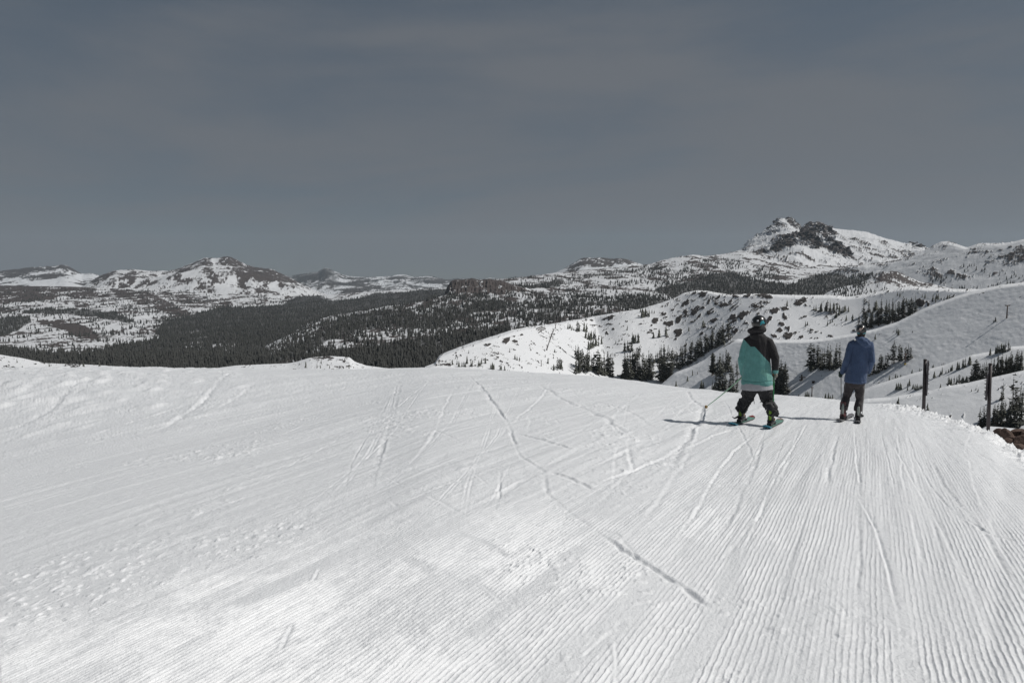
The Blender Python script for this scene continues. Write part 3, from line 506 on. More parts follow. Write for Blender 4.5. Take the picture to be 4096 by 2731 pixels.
# snowy bench at the left, just below the crest
l = Layer('snow_bench', -900, 1800, 3, [('-900 1560 1800 1560', '0 420 5000 420'), ('-900 1400 -300 1410 0 1419 89 1433 179 1453 286 1457 381 1460 506 1468 700 1478 850 1474 946 1462 1071 1457 1150 1454 1185 1448 1238 1431 1310 1424 1400 1429 1415 1445 1460 1462 1560 1474 1800 1480', '0 1000 5000 1000')], [46], 3, 60, 120, 97, 0.8, 0.2, 0.5, 0.8)
d = poly_field(l.px, l.row, [(0.05, P('-900 1300 1900 1300 1900 1600 -900 1600')), (0.97, P('247 1462 270 1457 326 1464 330 1474 260 1476 247 1470')), (0.6, P('-900 1470 0 1470 220 1472 224 1478 0 1478 -900 1480')), (0.45, P('-200 1428 24 1430 20 1440 -200 1438')),
    (0.95, P('1238 1432 1310 1424 1350 1430 1330 1440 1290 1438 1250 1440')), (0.95, P('1355 1434 1390 1436 1385 1450 1360 1446')), (0.5, P('1094 1466 1120 1466 1120 1471 1094 1471')), (0.5, P('1330 1462 1400 1462 1400 1472 1330 1472'))], 3)
l.finish(M_HILL, patches(l, d, 9, 98, 1.5, 0, 4), lift=1.2)
# bank beyond the berm at the right edge
l = Layer('snow_bank', 3880, 5200, 4, [('3880 2300 5200 2400', '3880 11 5200 9.0'), ('3880 1760 3920 1728 3945 1714 4000 1718 4096 1727 4400 1745 5200 1780', '3880 30 5200 22')], [60], 3, 6, 12, 99, 1.0, 0.1, 0.6)
l.finish(M_SNOW)
# ------------------------------------------------------------------ trees
def leaf_mat(name, c):
    m = mat(name, c, 0.85, 0.1); t = m.node_tree; b = t.nodes['Principled BSDF']
    oi = N(t, 'ShaderNodeObjectInfo'); co = N(t, 'ShaderNodeTexCoord')
    n = N(t, 'ShaderNodeTexNoise', Scale=1.3, Detail=3.0); L(t, co.outputs['Object'], n.inputs['Vector'])
    r = N(t, 'ShaderNodeMapRange', i1=0.3, i2=0.7, i3=0.55, i4=1.5); L(t, n.outputs[0], r.inputs[0])
    r2 = N(t, 'ShaderNodeMapRange', i3=0.75, i4=1.25); L(t, oi.outputs['Random'], r2.inputs[0])
    mu = N(t, 'ShaderNodeMath', operation='MULTIPLY'); L(t, r.outputs[0], mu.inputs[0]); L(t, r2.outputs[0], mu.inputs[1])
    x = N(t, 'ShaderNodeMixRGB', blend_type='MULTIPLY', Fac=1.0); x.inputs[1].default_value = (*c, 1); L(t, mu.outputs[0], x.inputs[2]); L(t, x.outputs[0], b.inputs['Base Color'])
    return m
M_LEAF = leaf_mat('conifer_needles', (0.085, 0.088, 0.076)); M_BARK = vary(mat('conifer_bark', (0.085, 0.065, 0.05), 0.9, 0.1), 6, 0.4)
M_FOREST = leaf_mat('forest_needles', (0.040, 0.041, 0.039))
def trunk_arrays(h, r, seed):
    rr = random.Random(seed); V = []; Fc = []; n = 6; lv = 6; bx, by = rr.uniform(-.02, .02), rr.uniform(-.02, .02)
    for k in range(lv):
        z = h * k / (lv - 1) * 0.97; q = r * (1 - 0.9 * k / (lv - 1)); ox = bx * math.sin(3 * k / lv); oy = by * math.sin(2 * k / lv)
        for i in range(n): a = i / n * 2 * math.pi; V.append((ox + q * math.cos(a), oy + q * math.sin(a), z - 0.02))
    for k in range(lv - 1):
        for i in range(n): j = (i + 1) % n; Fc.append((k * n + i, k * n + j, (k + 1) * n + j, (k + 1) * n + i))
    return V, Fc
def crown_arrays(kind, seed, whorls, per):
    """unit-height crown built of drooping needle sprays; kind fir (spire), pine (rounded), ragged (few limbs)"""
    rr = random.Random(seed); V = []; Fc = []
    lo = {'fir': 0.07, 'pine': 0.16, 'ragged': 0.22}[kind]; R0 = {'fir': 0.17, 'pine': 0.19, 'ragged': 0.18}[kind]
    lopx = rr.uniform(-.3, .3); ph = rr.uniform(0, 6)
    for k in range(whorls):
        f = (k + rr.uniform(-.3, .3)) / whorls; f = min(max(f, 0), 1); z = lo + (1 - lo) * f
        if kind == 'fir': rad = R0 * (1 - f) ** 0.85 * (0.75 + 0.25 * math.sin(11 * f + ph)) * rr.uniform(.7, 1.15) + 0.008
        elif kind == 'pine': rad = R0 * (0.55 * math.sqrt(max(0.0, 1 - (1.5 * f - 0.5) ** 2)) + .55 * (1 - f)) * rr.uniform(.75, 1.1) * (0.75 + 0.25 * math.sin(9 * f + ph)) + 0.01
        else: rad = R0 * (1 - 0.7 * f) * rr.choice((0.4, .7, 1.15, 1.0)) + .01
        if kind == 'ragged' and rr.random() < .25: continue
        for i in range(per):
            if rr.random() < (0.1 if kind != 'ragged' else .3): continue
            a = rr.uniform(0, 2 * math.pi); q = rad * rr.uniform(.62, 1.15) * (1 + lopx * math.cos(a))
            ca, sa = math.cos(a), math.sin(a); dz = -q * (rr.uniform(.2, .6) if kind == 'fir' else rr.uniform(-.45, .25)); wd = q * rr.uniform(.18, .38) + .007; th = 0.012 + 0.18 * q * rr.random()
            b = len(V); x0 = 0.1 * q
            tx, ty, tz = q * ca, q * sa, z + dz; mx, my = .55 * q * ca, .55 * q * sa; mz = z + dz * .35
            V += [(x0 * ca, x0 * sa, z + th * .4), (mx - sa * wd, my + ca * wd, mz - th * .5), (tx, ty, tz), (mx + sa * wd, my - ca * wd, mz - th * .5), (mx, my, mz + th * .8), (mx, my, mz - th)]
            Fc += [(b, b + 1, b + 4), (b + 1, b + 2, b + 4), (b + 2, b + 3, b + 4), (b + 3, b, b + 4), (b + 1, b + 5, b + 2), (b + 5, b + 3, b + 2)]
    b = len(V); V += [(0.012, 0, .93), (-.006, .01, .93), (-.006, -.01, .93), (0, 0, 1.0)]; Fc += [(b, b + 1, b + 3), (b + 1, b + 2, b + 3), (b + 2, b, b + 3)]
    return V, Fc
def py_mesh(name, V, Fc, mats, smooth=False):
    me = bpy.data.meshes.new(name); me.from_pydata(V, [], Fc)
    for m in mats: me.materials.append(m)
    return me
BIG = {}; SMALL = {}
for kind, nv in (('fir', 5), ('pine', 3), ('ragged', 2)):
    for k in range(nv):
        s_ = hash((kind, k)) % 1 + k * 7 + len(kind) * 100
        tv, tf = trunk_arrays(0.96, {'fir': .016, 'pine': .022, 'ragged': .02}[kind], s_)
        cv, cf_ = crown_arrays(kind, s_, {'fir': 19, 'pine': 17, 'ragged': 15}[kind], {'fir': 7, 'pine': 7, 'ragged': 6}[kind])
        BIG.setdefault(kind, []).append((py_mesh('trunk', tv, tf, [M_BARK]), py_mesh('crown', cv, cf_, [M_LEAF])))
        cv, cf_ = crown_arrays(kind, s_ + 50, 14, 6); n = len(cv)
        me = py_mesh('conifer', cv + tv, cf_ + [tuple(i + n for i in q) for q in tf], [M_LEAF, M_BARK])
        me.polygons.foreach_set('material_index', np.array([0] * len(cf_) + [1] * len(tf), np.int32)); SMALL.setdefault(kind, []).append(me)
ONES = 'first second third fourth fifth sixth seventh eighth ninth tenth eleventh twelfth thirteenth fourteenth fifteenth sixteenth seventeenth eighteenth nineteenth'.split()
TENS = ['twent', 'thirt', 'fort', 'fift']
def ordinal(n):
    if n <= 19: return ONES[n - 1]
    t = TENS[n // 10 - 2]
    return t + 'ieth' if n % 10 == 0 else t + 'y-' + ONES[n % 10 - 1]
TREES = []      # (layer, stand, px, row, height px, kind)
rt = random.Random(5)
def stand(layer, where, pts, kinds='fir'):
    """explicit trees: px row height triples"""
    v = [float(t) for t in pts.split()]
    for i in range(0, len(v), 3): TREES.append((layer, where, v[i], v[i + 1], v[i + 2], rt.choice(kinds.split())))
def belt(layer, where, line, n, h0, h1, spread=6, kinds='fir fir fir pine'):
    """n trees spread along a polyline of tree feet"""
    q = P(line)
    L_ = [0]
    for a, b in zip(q, q[1:]): L_.append(L_[-1] + math.hypot(b[0] - a[0], b[1] - a[1]))
    for k in range(n):
        d = (k + rt.uniform(.1, .9)) / n * L_[-1]; i = max(j for j in range(len(q) - 1) if L_[j] <= d); f = (d - L_[i]) / (L_[i + 1] - L_[i])
        px = q[i][0] * (1 - f) + q[i + 1][0] * f; row = q[i][1] * (1 - f) + q[i + 1][1] * f
        TREES.append((layer, where, px + rt.uniform(-4, 4), row + rt.uniform(-spread, spread * .6), rt.uniform(h0, h1), rt.choice(kinds.split())))
OS, UR, LR, SB, BE = 'open_right_slope', 'upper_rib', 'lower_rib', 'ski_bowl_hill', 'snow_bench'
belt(OS, 'the stand between the two skiers', '3232 1478 3290 1476 3365 1474', 11, 75, 108, 7, 'fir fir pine')
belt(OS, 'the lower row between the two skiers', '3240 1488 3350 1486', 4, 60, 90, 4)
belt(OS, 'the row climbing away beside the blue skier', '3466 1512 3500 1496 3552 1473', 10, 42, 66, 5)
stand(OS, 'the tall clump above the steel posts', '3576 1453 86 3596 1444 70 3606 1442 60 3630 1441 66 3622 1444 60 3640 1438 48', 'pine fir'); stand(OS, 'the tall clump above the steel posts', '3568 1455 76', 'ragged')
stand(OS, 'the scattered saplings on the open snow slope', '3501 1357 24 3594 1338 30 3588 1330 24 3600 1326 14 3650 1326 9 3982 1284 20 3974 1288 12 3733 1474 18 3729 1474 12 3768 1462 12 3775 1461 13 3679 1487 15 3686 1483 10 3648 1500 25 3603 1511 15 3582 1515 22 3590 1513 14 3557 1526 26 3572 1519 12 3886 1420 8 3518 1339 8')
stand(UR, 'the short row high on the snow rib', '3961 1421 32 3982 1415 30 3988 1413 38 3995 1413 34 4004 1411 40 4014 1409 34 4022 1406 42 4034 1403 46 4040 1401 22')
stand(UR, 'the line of spaced firs below the snow rib', '3878 1461 38 3860 1470 42 3851 1473 40 3829 1481 38 3836 1478 30 3808 1484 28 3802 1486 22 3768 1498 32 3762 1500 18 3784 1493 14 3794 1490 15 3737 1513 30 3759 1507 14')
belt(UR, 'the long belt crossing behind the second post', '3884 1526 3940 1514 4000 1504 4090 1486', 26, 58, 92, 6); belt(UR, 'the long belt crossing behind the second post', '3990 1494 4094 1470', 10, 50, 76, 6)
belt(UR, 'the clump above the bare snow face', '3790 1545 3830 1540 3874 1534', 10, 34, 46, 4, 'fir pine')
stand(UR, 'the small firs between the steel posts', '3762 1553 22 3637 1545 32 3630 1548 18 3652 1556 22 3660 1560 26 3668 1560 28 3676 1559 22 3684 1555 20 3689 1554 14 3630 1562 18 3585 1561 30 3592 1561 32 3600 1561 32 3604 1560 26')
belt(OS, 'the dense clump right of the blue skier', '3510 1568 3554 1562', 9, 32, 46, 4, 'fir pine')
stand(OS, 'the lone small trees just over the crest', '3478 1583 25 3502 1568 14 3545 1583 24 3468 1602 18 3461 1603 13')
stand(LR, 'the lone trees rising behind the snow berm', '3593 1622 40 3588 1622 24 3710 1640 34 3675 1646 24 3671 1644 16', 'fir')
stand(LR, 'the tiny trees on the shaded snow face', '3886 1567 12 3904 1560 12 3912 1568 16 3940 1574 10')
belt(LR, 'the wood at the foot of the second post', '3912 1712 3945 1706 3978 1700', 9, 58, 92, 6, 'fir'); belt(LR, 'the wood right of the second post', '3972 1716 4020 1706 4092 1700', 16, 62, 116, 10, 'fir'); belt(LR, 'the wood right of the second post', '3980 1690 4060 1640 4096 1610', 10, 60, 90, 10, 'fir')
stand(LR, 'the wood right of the second post', '4052 1640 150', 'ragged'); stand(LR, 'the wood right of the second post', '4010 1596 66 4004 1602 44', 'fir')
# near the teal skier
belt(OS, 'the tall stand left of the teal skier', '2840 1500 2870 1496 2918 1484', 10, 66, 92, 8, 'pine pine fir'); stand(OS, 'the tall stand left of the teal skier', '2876 1562 152 2888 1560 118 2900 1562 96 2921 1566 118 2932 1567 88 2946 1568 76 2862 1560 84', 'fir')
stand(OS, 'the small trees left of the teal skier', '2805 1556 40 2813 1557 34 2850 1562 44 2857 1562 36 2704 1548 30 2760 1556 12 2733 1552 10 2770 1499 25 2790 1493 14 2750 1522 22')
belt(OS, 'the stand right of the teal skier', '3096 1584 3148 1584', 8, 96, 134, 5, 'fir fir pine'); stand(OS, 'the stand right of the teal skier', '3140 1522 74 3124 1520 84 2948 1500 64')
stand(OS, 'the short trees on the crest between the skiers', '3221 1592 26 3228 1592 30 3235 1592 26 3195 1588 12 3172 1586 10 3302 1597 26 3314 1596 30 3322 1597 18 3330 1598 24 3290 1596 10 3398 1600 34 3406 1600 38 3413 1600 30')
# ski bowl
belt(SB, 'the dense stand at the foot of the bright run', '2298 1494 2330 1490 2372 1488', 13, 60, 92, 7, 'fir fir pine'); stand(SB, 'the dense stand at the foot of the bright run', '2304 1440 56 2312 1445 64 2318 1450 60', 'ragged fir')
belt(SB, 'the second stand beside the bright run', '2388 1500 2415 1500 2450 1506', 12, 66, 100, 7, 'fir fir pine')
belt(SB, 'the largest dark stand on the crest', '2492 1520 2540 1520 2612 1524', 20, 76, 116, 9, 'fir fir pine'); belt(SB, 'the largest dark stand on the crest', '2530 1450 2560 1440', 4, 40, 60, 8)
belt(SB, 'the stand at the dip in the crest', '2636 1530 2664 1536 2692 1532', 12, 76, 112, 7, 'fir fir pine'); belt(SB, 'the scattered trees above the dip', '2618 1450 2650 1446 2690 1440', 9, 38, 66, 8)
belt(SB, 'the long wood climbing to the teal skier', '2694 1486 2740 1466 2790 1440 2850 1404 2912 1368', 26, 50, 86, 8, 'fir fir pine'); belt(SB, 'the upper edge of the long climbing wood', '2720 1430 2790 1395 2905 1352', 9, 36, 52, 6)
belt(SB, 'the clump of four columns in mid slope', '2498 1414 2522 1412', 6, 36, 50, 4); belt(SB, 'the row of narrow firs in mid slope', '2524 1380 2558 1376', 7, 24, 44, 4)
stand(SB, 'the spaced trees on the left bowl', '2272 1324 30 2280 1322 24 2289 1318 12 2310 1334 44 2316 1334 36 2286 1329 16 2294 1329 14 2336 1333 40 2346 1334 36 2509 1326 22 2614 1358 26 2636 1354 36 2664 1346 40 2663 1344 20 2755 1330 18 2488 1368 14 2476 1374 12 2463 1385 16 2406 1383 34 2395 1366 22 2451 1400 10 2408 1410 12 2414 1414 14 2812 1312 28 2818 1311 20 2921 1252 18 2893 1303 12', 'fir pine')
belt(SB, 'the clump under the upper spaced trees', '2340 1366 2382 1366', 8, 30, 50, 5, 'fir pine'); belt(SB, 'the broken file above the dense stand', '2350 1412 2372 1400 2394 1388', 9, 26, 42, 6)
belt(SB, 'the pine knot on the bowl shoulder', '2560 1270 2600 1266', 7, 24, 40, 4, 'pine fir'); stand(SB, 'the pine knot on the bowl shoulder', '2617 1252 14 2608 1250 16 2562 1248 20')
stand(SB, 'the trees on the sunlit knob', '1868 1458 36 1856 1470 22 1862 1471 20 1900 1442 18 1926 1457 28 1942 1454 26 1914 1470 28 1920 1466 22 1884 1470 22 1889 1466 24 1875 1412 16 1828 1462 20 1810 1462 22 1836 1470 26 1848 1470 22 1962 1478 24 1970 1478 30 1976 1479 26 2001 1482 28 2006 1482 24 2019 1482 22 2039 1405 18 2060 1434 24 2068 1438 20 2078 1440 18 2219 1412 16 2214 1432 12 2192 1452 24 2181 1428 12 2230 1478 44 2240 1476 48 2246 1476 40 2215 1480 28 1830 1440 14 1822 1438 10', 'fir pine')
belt(SB, 'the great stand behind the blue skier', '3436 1318 3500 1304 3560 1286 3660 1256', 30, 50, 84, 10, 'fir fir pine'); belt(SB, 'the upper trees of the great stand', '3450 1256 3500 1240 3560 1250 3600 1252', 9, 40, 60, 8)
belt(SB, 'the round clump under the bowl rim', '3282 1242 3340 1242', 9, 28, 46, 4, 'pine fir'); stand(SB, 'the round clump under the bowl rim', '3264 1240 30 3256 1236 22 3348 1232 26 3358 1236 24', 'pine')
belt(SB, 'the file stepping down from the round clump', '3340 1272 3362 1250 3400 1238', 12, 18, 30, 4, 'pine fir'); stand(SB, 'the saplings in the upper bowl', '3222 1304 26 3230 1296 16 3232 1322 12 3310 1298 22 3321 1288 18 3330 1282 16 3385 1278 26 3410 1280 30 3148 1222 28 3168 1200 10 3600 1184 22 3590 1180 18 3626 1206 20 3646 1200 18 3338 1295 9 3348 1297 8', 'fir')
stand(SB, 'the trees on the rock band in the upper bowl', '3689 1186 16 3700 1190 20 3732 1196 26 3745 1194 24 3752 1196 28 3776 1204 20 3790 1196 22 3798 1194 20 3730 1204 16 3742 1206 18 3800 1200 18 3816 1190 14', 'fir pine')
TREES = [t for t in TREES if t[3] < 3000]
TREES.sort(key=lambda t: -t[4]); ONLY = TREES[:300]; REST = TREES[300:]
def place_conifers():
    by = {}
    for t in ONLY: by.setdefault(t[1], []).append(t)
    for where, ts in by.items():
        ts.sort(key=lambda t: t[2])
        for k, (lay, _, px, row, h, kind) in enumerate(ts):
            p = LAYERS[lay].at(px, row)
            if p is None:
                row = max(row, float(LAYERS[lay].row[-1][int(np.clip((px - LAYERS[lay].x0) / LAYERS[lay].dx, 0, LAYERS[lay].nc - 1))]) + 3); p = LAYERS[lay].at(px, row)
                if p is None: continue
            H = h * p[1] / F * 1.03; wide = rt.uniform(1.0, 1.45); nm = 'pine_tree' if kind != 'fir' else 'fir_tree'
            look = {'fir': 'dark fir', 'pine': 'dark pine', 'ragged': 'ragged pine'}[kind]
            lab = f'{look}, {ordinal(k + 1)} from left in {where}' if len(ts) > 1 else f'{look}, the single one in {where}'
            if h >= 40:
                o = empty(nm, (p[0], p[1], p[2] - .01 * H), rt.uniform(0, 6.28)); o.scale = (H * wide, H * wide, H); tm, cm = rt.choice(BIG[kind])
                link('trunk', tm, o); link('crown', cm, o)
            else:
                o = link(nm, rt.choice(SMALL[kind])); o.location = (p[0], p[1], p[2] - .01 * H); o.rotation_euler = (0, 0, rt.uniform(0, 6.28)); o.scale = (H * wide, H * wide, H)
            lean = rt.uniform(-.03, .03); o.rotation_euler[0] = lean; o.rotation_euler[1] = rt.uniform(-.03, .03)
            tag(o, lab, 'tree', 'conifers in ' + where)
place_conifers()
# the woods: far too many to count, one object
def tpl(seed, sides=6, tiers=3, rad=.2):
    r = np.random.RandomState(seed); V = []; Fc = []
    for k in range(tiers):
        z0 = .06 + .27 * k; z1 = min(1, z0 + .50 - .03 * k); q = rad * (1 - .27 * k); b = len(V)
        for i in range(sides):
            a = (i + r.uniform(-.3, .3)) / sides * 6.2832 + k; w_ = q * r.uniform(.6, 1.25); V.append((w_ * math.cos(a), w_ * math.sin(a), z0 + r.uniform(-.05, .05)))
        V.append((r.uniform(-.01, .01), r.uniform(-.01, .01), z1))
        for i in range(sides): Fc.append((b + i, b + (i + 1) % sides, b + sides))
    return np.array(V), np.array(Fc)
TPL = [tpl(k, rad=.15 + .012 * k) for k in range(6)]
def forest_mesh(name, pts, m, label=None):
    """pts: (x, y, z, height)"""
    rs = np.random.RandomState(3); pts = np.array(pts); VV = []; FF = []; off = 0; which = rs.randint(0, len(TPL), len(pts))
    for k, (tv, tf) in enumerate(TPL):
        q = pts[which == k]; n = len(q)
        if not n: continue
        a = rs.uniform(0, 6.28, n); c, s_ = np.cos(a)[:, None], np.sin(a)[:, None]; H = q[:, 3:4]; wd = H * rs.uniform(.8, 1.35, (n, 1))
        X = q[:, 0:1] + wd * (c * tv[:, 0] - s_ * tv[:, 1]); Y = q[:, 1:2] + wd * (s_ * tv[:, 0] + c * tv[:, 1]); Z = q[:, 2:3] + H * tv[:, 2]
        VV.append(np.stack([X, Y, Z], -1).reshape(-1, 3)); FF.append((tf[None] + (np.arange(n) * len(tv))[:, None, None] + off).reshape(-1, 3)); off += n * len(tv)
    me = mesh_np(name, np.concatenate(VV), np.concatenate(FF), m, smooth=False)
    return tag(link(name, me), label, 'trees' if label else None, None, 'stuff')
def scatter(lay, x0, x1, y0, y1, dens, hm, seed, wl=60.0, gap=0.0, k=1.0):
    """trees over the part of a hill seen between pixel bounds; dens 0..1 by polygon, thinned by clumpy noise"""
    Ly = LAYERS[lay]; rs = np.random.RandomState(seed); out = []
    n = int((x1 - x0) * (y1 - y0) / 26.0 * k); px = rs.uniform(x0, x1, n); row = rs.uniform(y0, y1, n)
    d = poly_field(px, row, dens, 8)
    keep = d > 0.01; px, row, d = px[keep], row[keep], d[keep]; u = rs.rand(len(px))
    for a, b, dd, uu in zip(px, row, d, u):
        if dd < .95 and uu > dd + .3: continue
        p = Ly.at(a, b)
        if p is None: continue
        H = hm * rs.uniform(.6, 1.2); hp = H * F / p[1]
        # the wanted number of trees for full cover falls with the size they have in the picture
        want = 26.0 / max(1.0, (hp * .26) * (hp * .34))
        if dd < .95:
            nn = float(vnoise(np.array(p[0] / wl), np.array(p[1] / (wl * 1.6)), seed)) * .6 + float(vnoise(np.array(p[0] / (wl * .3)), np.array(p[1] / (wl * .5)), seed + 1)) * .4
            cov = float(sstep(-.25, .25, nn + (dd - .5) * 1.3)) * (.15 + .85 * dd)
        else: cov = 1.0
        if rs.rand() < want * cov: out.append((p[0], p[1], p[2] - .02 * H, H))
    return out
E_SC = [(0.34, P('-700 1160 1200 1160 1300 1500 -700 1500')), (0.55, P('870 1220 1140 1196 1180 1230 900 1262 660 1310 600 1320 620 1290')), (0.3, P('550 1290 800 1240 600 1340 480 1380 400 1360'))]
pts = scatter('left_plateau', -300, 2100, 1150, 1500, [q for q in E_FOR] + E_SC, 17, 201, 90, k=1.5)
pts += scatter('distant_range', 1080, 2140, 1100, 1230, [(0.5, P('1000 1000 2200 1000 2200 1300 1000 1300'))], 20, 202, 200)
pts += scatter('broad_mountain_slope', 1850, 3600, 1030, 1330, [(1.0, D_FOR[0][1]), (.95, D_FOR[1][1]), (0.50, P('1850 1130 2300 1100 2700 1050 2900 1030 2980 1060 3100 1080 3130 1150 2700 1340 1850 1340')), (0.5, P('2720 1080 2900 1040 3060 1080 3100 1120 2900 1130')), (.13, P('3100 1040 3300 1060 3500 1070 3300 1120 3100 1130'))], 15, 203, 80, k=1.2)
pts += scatter('wooded_ridge', 860, 3000, 1180, 1530, H_FOR + [(0.64, P('800 1100 3100 1100 3100 1600 800 1600'))], 17, 204, 70, k=1.3)
pts += scatter('right_rocky_hill', 3300, 4150, 1050, 1200, [(.16, P('3300 1060 4200 1060 4200 1200 3300 1200')), (.5, P('3700 1110 3860 1108 3860 1130 3720 1130')), (.75, P('3360 1120 3480 1088 3500 1110 3400 1180 3340 1180'))], 15, 205, 60)
pts += scatter('rocky_knoll', 3330, 3800, 1100, 1200, [(.6, P('3330 1160 3430 1130 3480 1130 3440 1190 3330 1190')), (.3, P('3480 1140 3600 1150 3620 1180 3440 1190'))], 12, 206, 40)
# tall timber standing at the foot of the wooded valley, behind the crest
edge = P('-700 1385 0 1398 180 1424 330 1440 520 1452 760 1458 940 1450 1100 1442 1180 1436 1250 1420 1400 1408 1560 1402 1660 1390 1760 1400 1740 1470 1560 1478 1420 1472 1410 1440 1200 1448 1060 1458 940 1464 700 1476 -700 1476')
pts += scatter('left_plateau', -300, 1300, 1385, 1480, [(1.0, edge)], 20, 207, 50, k=1.6); pts += scatter('wooded_ridge', 1000, 1800, 1380, 1480, [(1.0, edge)], 20, 208, 50, k=1.6)
forest_mesh('forest', pts, M_FOREST, 'dark conifer woods covering the valleys and far mountain slopes')
# small and far trees on the nearer hills, beyond the three hundred largest
few = []
for a, b, h in ((1223, 1471, 28), (1268, 1472, 20), (1282, 1472, 15), (1318, 1472, 16), (1396, 1473, 22), (68, 1450, 18)):
    p = LAYERS[BE].at(a, b)
    if p: few.append((p[0], p[1], p[2], h * p[1] / F))
for lay, where, px, row, h, kind in REST:
    p = LAYERS[lay].at(px, row)
    if p: few.append((p[0], p[1], p[2], h * p[1] / F))
few += scatter(BE, -300, 1420, 1425, 1478, [(.10, P('-300 1420 150 1430 560 1470 -300 1478')), (.22, P('1230 1440 1400 1440 1400 1470 1230 1470'))], 9, 211, 12, k=.4)
few += scatter(SB, 2300, 3700, 1170, 1340, [(.02, P('2300 1170 3700 1170 3700 1340 2300 1340'))], 5, 212, 12, k=.15)
forest_mesh('small_trees', few, M_LEAF, 'scattered far saplings and small conifers on the snowy hills')
print('forest trees', len(pts), 'few', len(few), 'listed', len(TREES))
# ------------------------------------------------------------------ posts, lift gear, fences, rocks
def bm_obj(name, bm, mats, parent=None, smooth=False):
    me = bpy.data.meshes.new(name); bm.to_mesh(me); bm.free()
    for m in (mats if isinstance(mats, (list, tuple)) else [mats]): me.materials.append(m)
    if smooth: me.polygons.foreach_set('use_smooth', np.ones(len(me.polygons), bool))
    return link(name, me, parent)
def add_box(bm, c, s, rz=0.0, bev=0.0):
    M = Matrix.Translation(c) @ Matrix.Rotation(rz, 4, 'Z') @ Matrix.Diagonal((*s, 1))
    r = bmesh.ops.create_cube(bm, size=1.0, matrix=M)
    if bev: bmesh.ops.bevel(bm, geom=list({e for v in r['verts'] for e in v.link_edges}), offset=bev, segments=2, affect='EDGES')
def add_tube(bm, pts, rad, seg=10, caps=True, ell=None):
    """tapered tube along points; rad a number or a list; ell: (x scale, y scale) of the sections, list or single"""
    pts = [Vector(p) for p in pts]; n = len(pts); rings = []
    for i, p in enumerate(pts):
        t = (pts[min(i + 1, n - 1)] - pts[max(i - 1, 0)]).normalized()
        ref = Vector((0, 1, 0)) if abs(t.y) < 0.9 else Vector((1, 0, 0))
        a = ref.cross(t).normalized(); b = t.cross(a).normalized(); r = rad[i] if isinstance(rad, (list, tuple)) else rad
        ra, rb = (r if isinstance(r, (list, tuple)) else (r, r))
        rings.append([bm.verts.new(p + a * ra * math.cos(k / seg * 6.28318) + b * rb * math.sin(k / seg * 6.28318)) for k in range(seg)])
    for q, s_ in zip(rings, rings[1:]):
        for k in range(seg): bm.faces.new((q[k], q[(k + 1) % seg], s_[(k + 1) % seg], s_[k]))
    if caps: bm.faces.new(rings[0][::-1]); bm.faces.new(rings[-1])
M_STEEL = vary(mat('weathered_dark_steel', (0.045, 0.038, 0.040), 0.55, 0.4), 3, 0.35, 0.2, 40, 0.002); M_STEEL.node_tree.nodes['Principled BSDF'].inputs['Metallic'].default_value = 0.3
M_PANEL = vary(mat('dark_sign_panel', (0.050, 0.044, 0.050), 0.6, 0.3), 2, 0.3)
M_BOLT = mat('pale_bolt', (0.35, 0.34, 0.34), 0.4, 0.5, Metallic=0.6)
def sign_post(px0, row0, px1, row1, Y, rad, panel, side, label):
    a = ray(px0, row0); b = ray(px1, row1); top = Vector((a[0] * Y, Y, EYE + a[1] * Y)); foot = Vector((b[0] * Y, Y, EYE + b[1] * Y)); base = foot + (foot - top).normalized() * 0.9
    o = empty('sign_post', base); tag(o, label, 'post', 'steel posts along the edge of the run')
    bm = bmesh.new(); add_tube(bm, [base - base, (top - base) * .5, top - base], [rad, rad, rad * .97], 14); add_tube(bm, [top - base, top - base + Vector((0, 0, .03))], [rad * 1.12, rad * .9], 14)
    bm_obj('pole', bm, M_STEEL, o, True)
    r0, r1, th, dep = panel; z0 = EYE + ray(px0, r0)[1] * Y - base.z; z1 = EYE + ray(px0, r1)[1] * Y - base.z
    ax = (top - base).normalized(); f = lambda z: ax * (z / ax.z)
    c0, c1 = f(z0), f(z1); mid = (c0 + c1) / 2; bm = bmesh.new(); ang = math.atan2(base.x, base.y)
    RZ = Matrix.Rotation(-ang, 3, 'Z'); add_box(bm, mid + RZ @ Vector((side * (rad + th / 2 - .004), dep * .32, 0)), (th, dep, abs(z0 - z1)), -ang, .006)
    pn = bm_obj('sign_panel', bm, M_PANEL, o)
    bm = bmesh.new()
    for k in range(7):
        z = z1 + (z0 - z1) * (k + .5) / 7; p = f(z) + RZ @ Vector((side * (rad + th + .012), dep * -.12, 0)); add_box(bm, p, (.03, .03, .025), 0, .004)
    bm_obj('bolts', bm, M_BOLT, pn)
sign_post(3701, 1440, 3694.5, 1646, 22.0, .052, (1447, 1580, .055, .55), 1, 'dark steel post with an edge-on panel beside its right side, nearer the blue skier')
sign_post(3962, 1457, 3952.5, 1726, 17.8, .042, (1500, 1600, .045, .5), -1, 'tall dark steel post with a panel on its left, above the brown rocks')
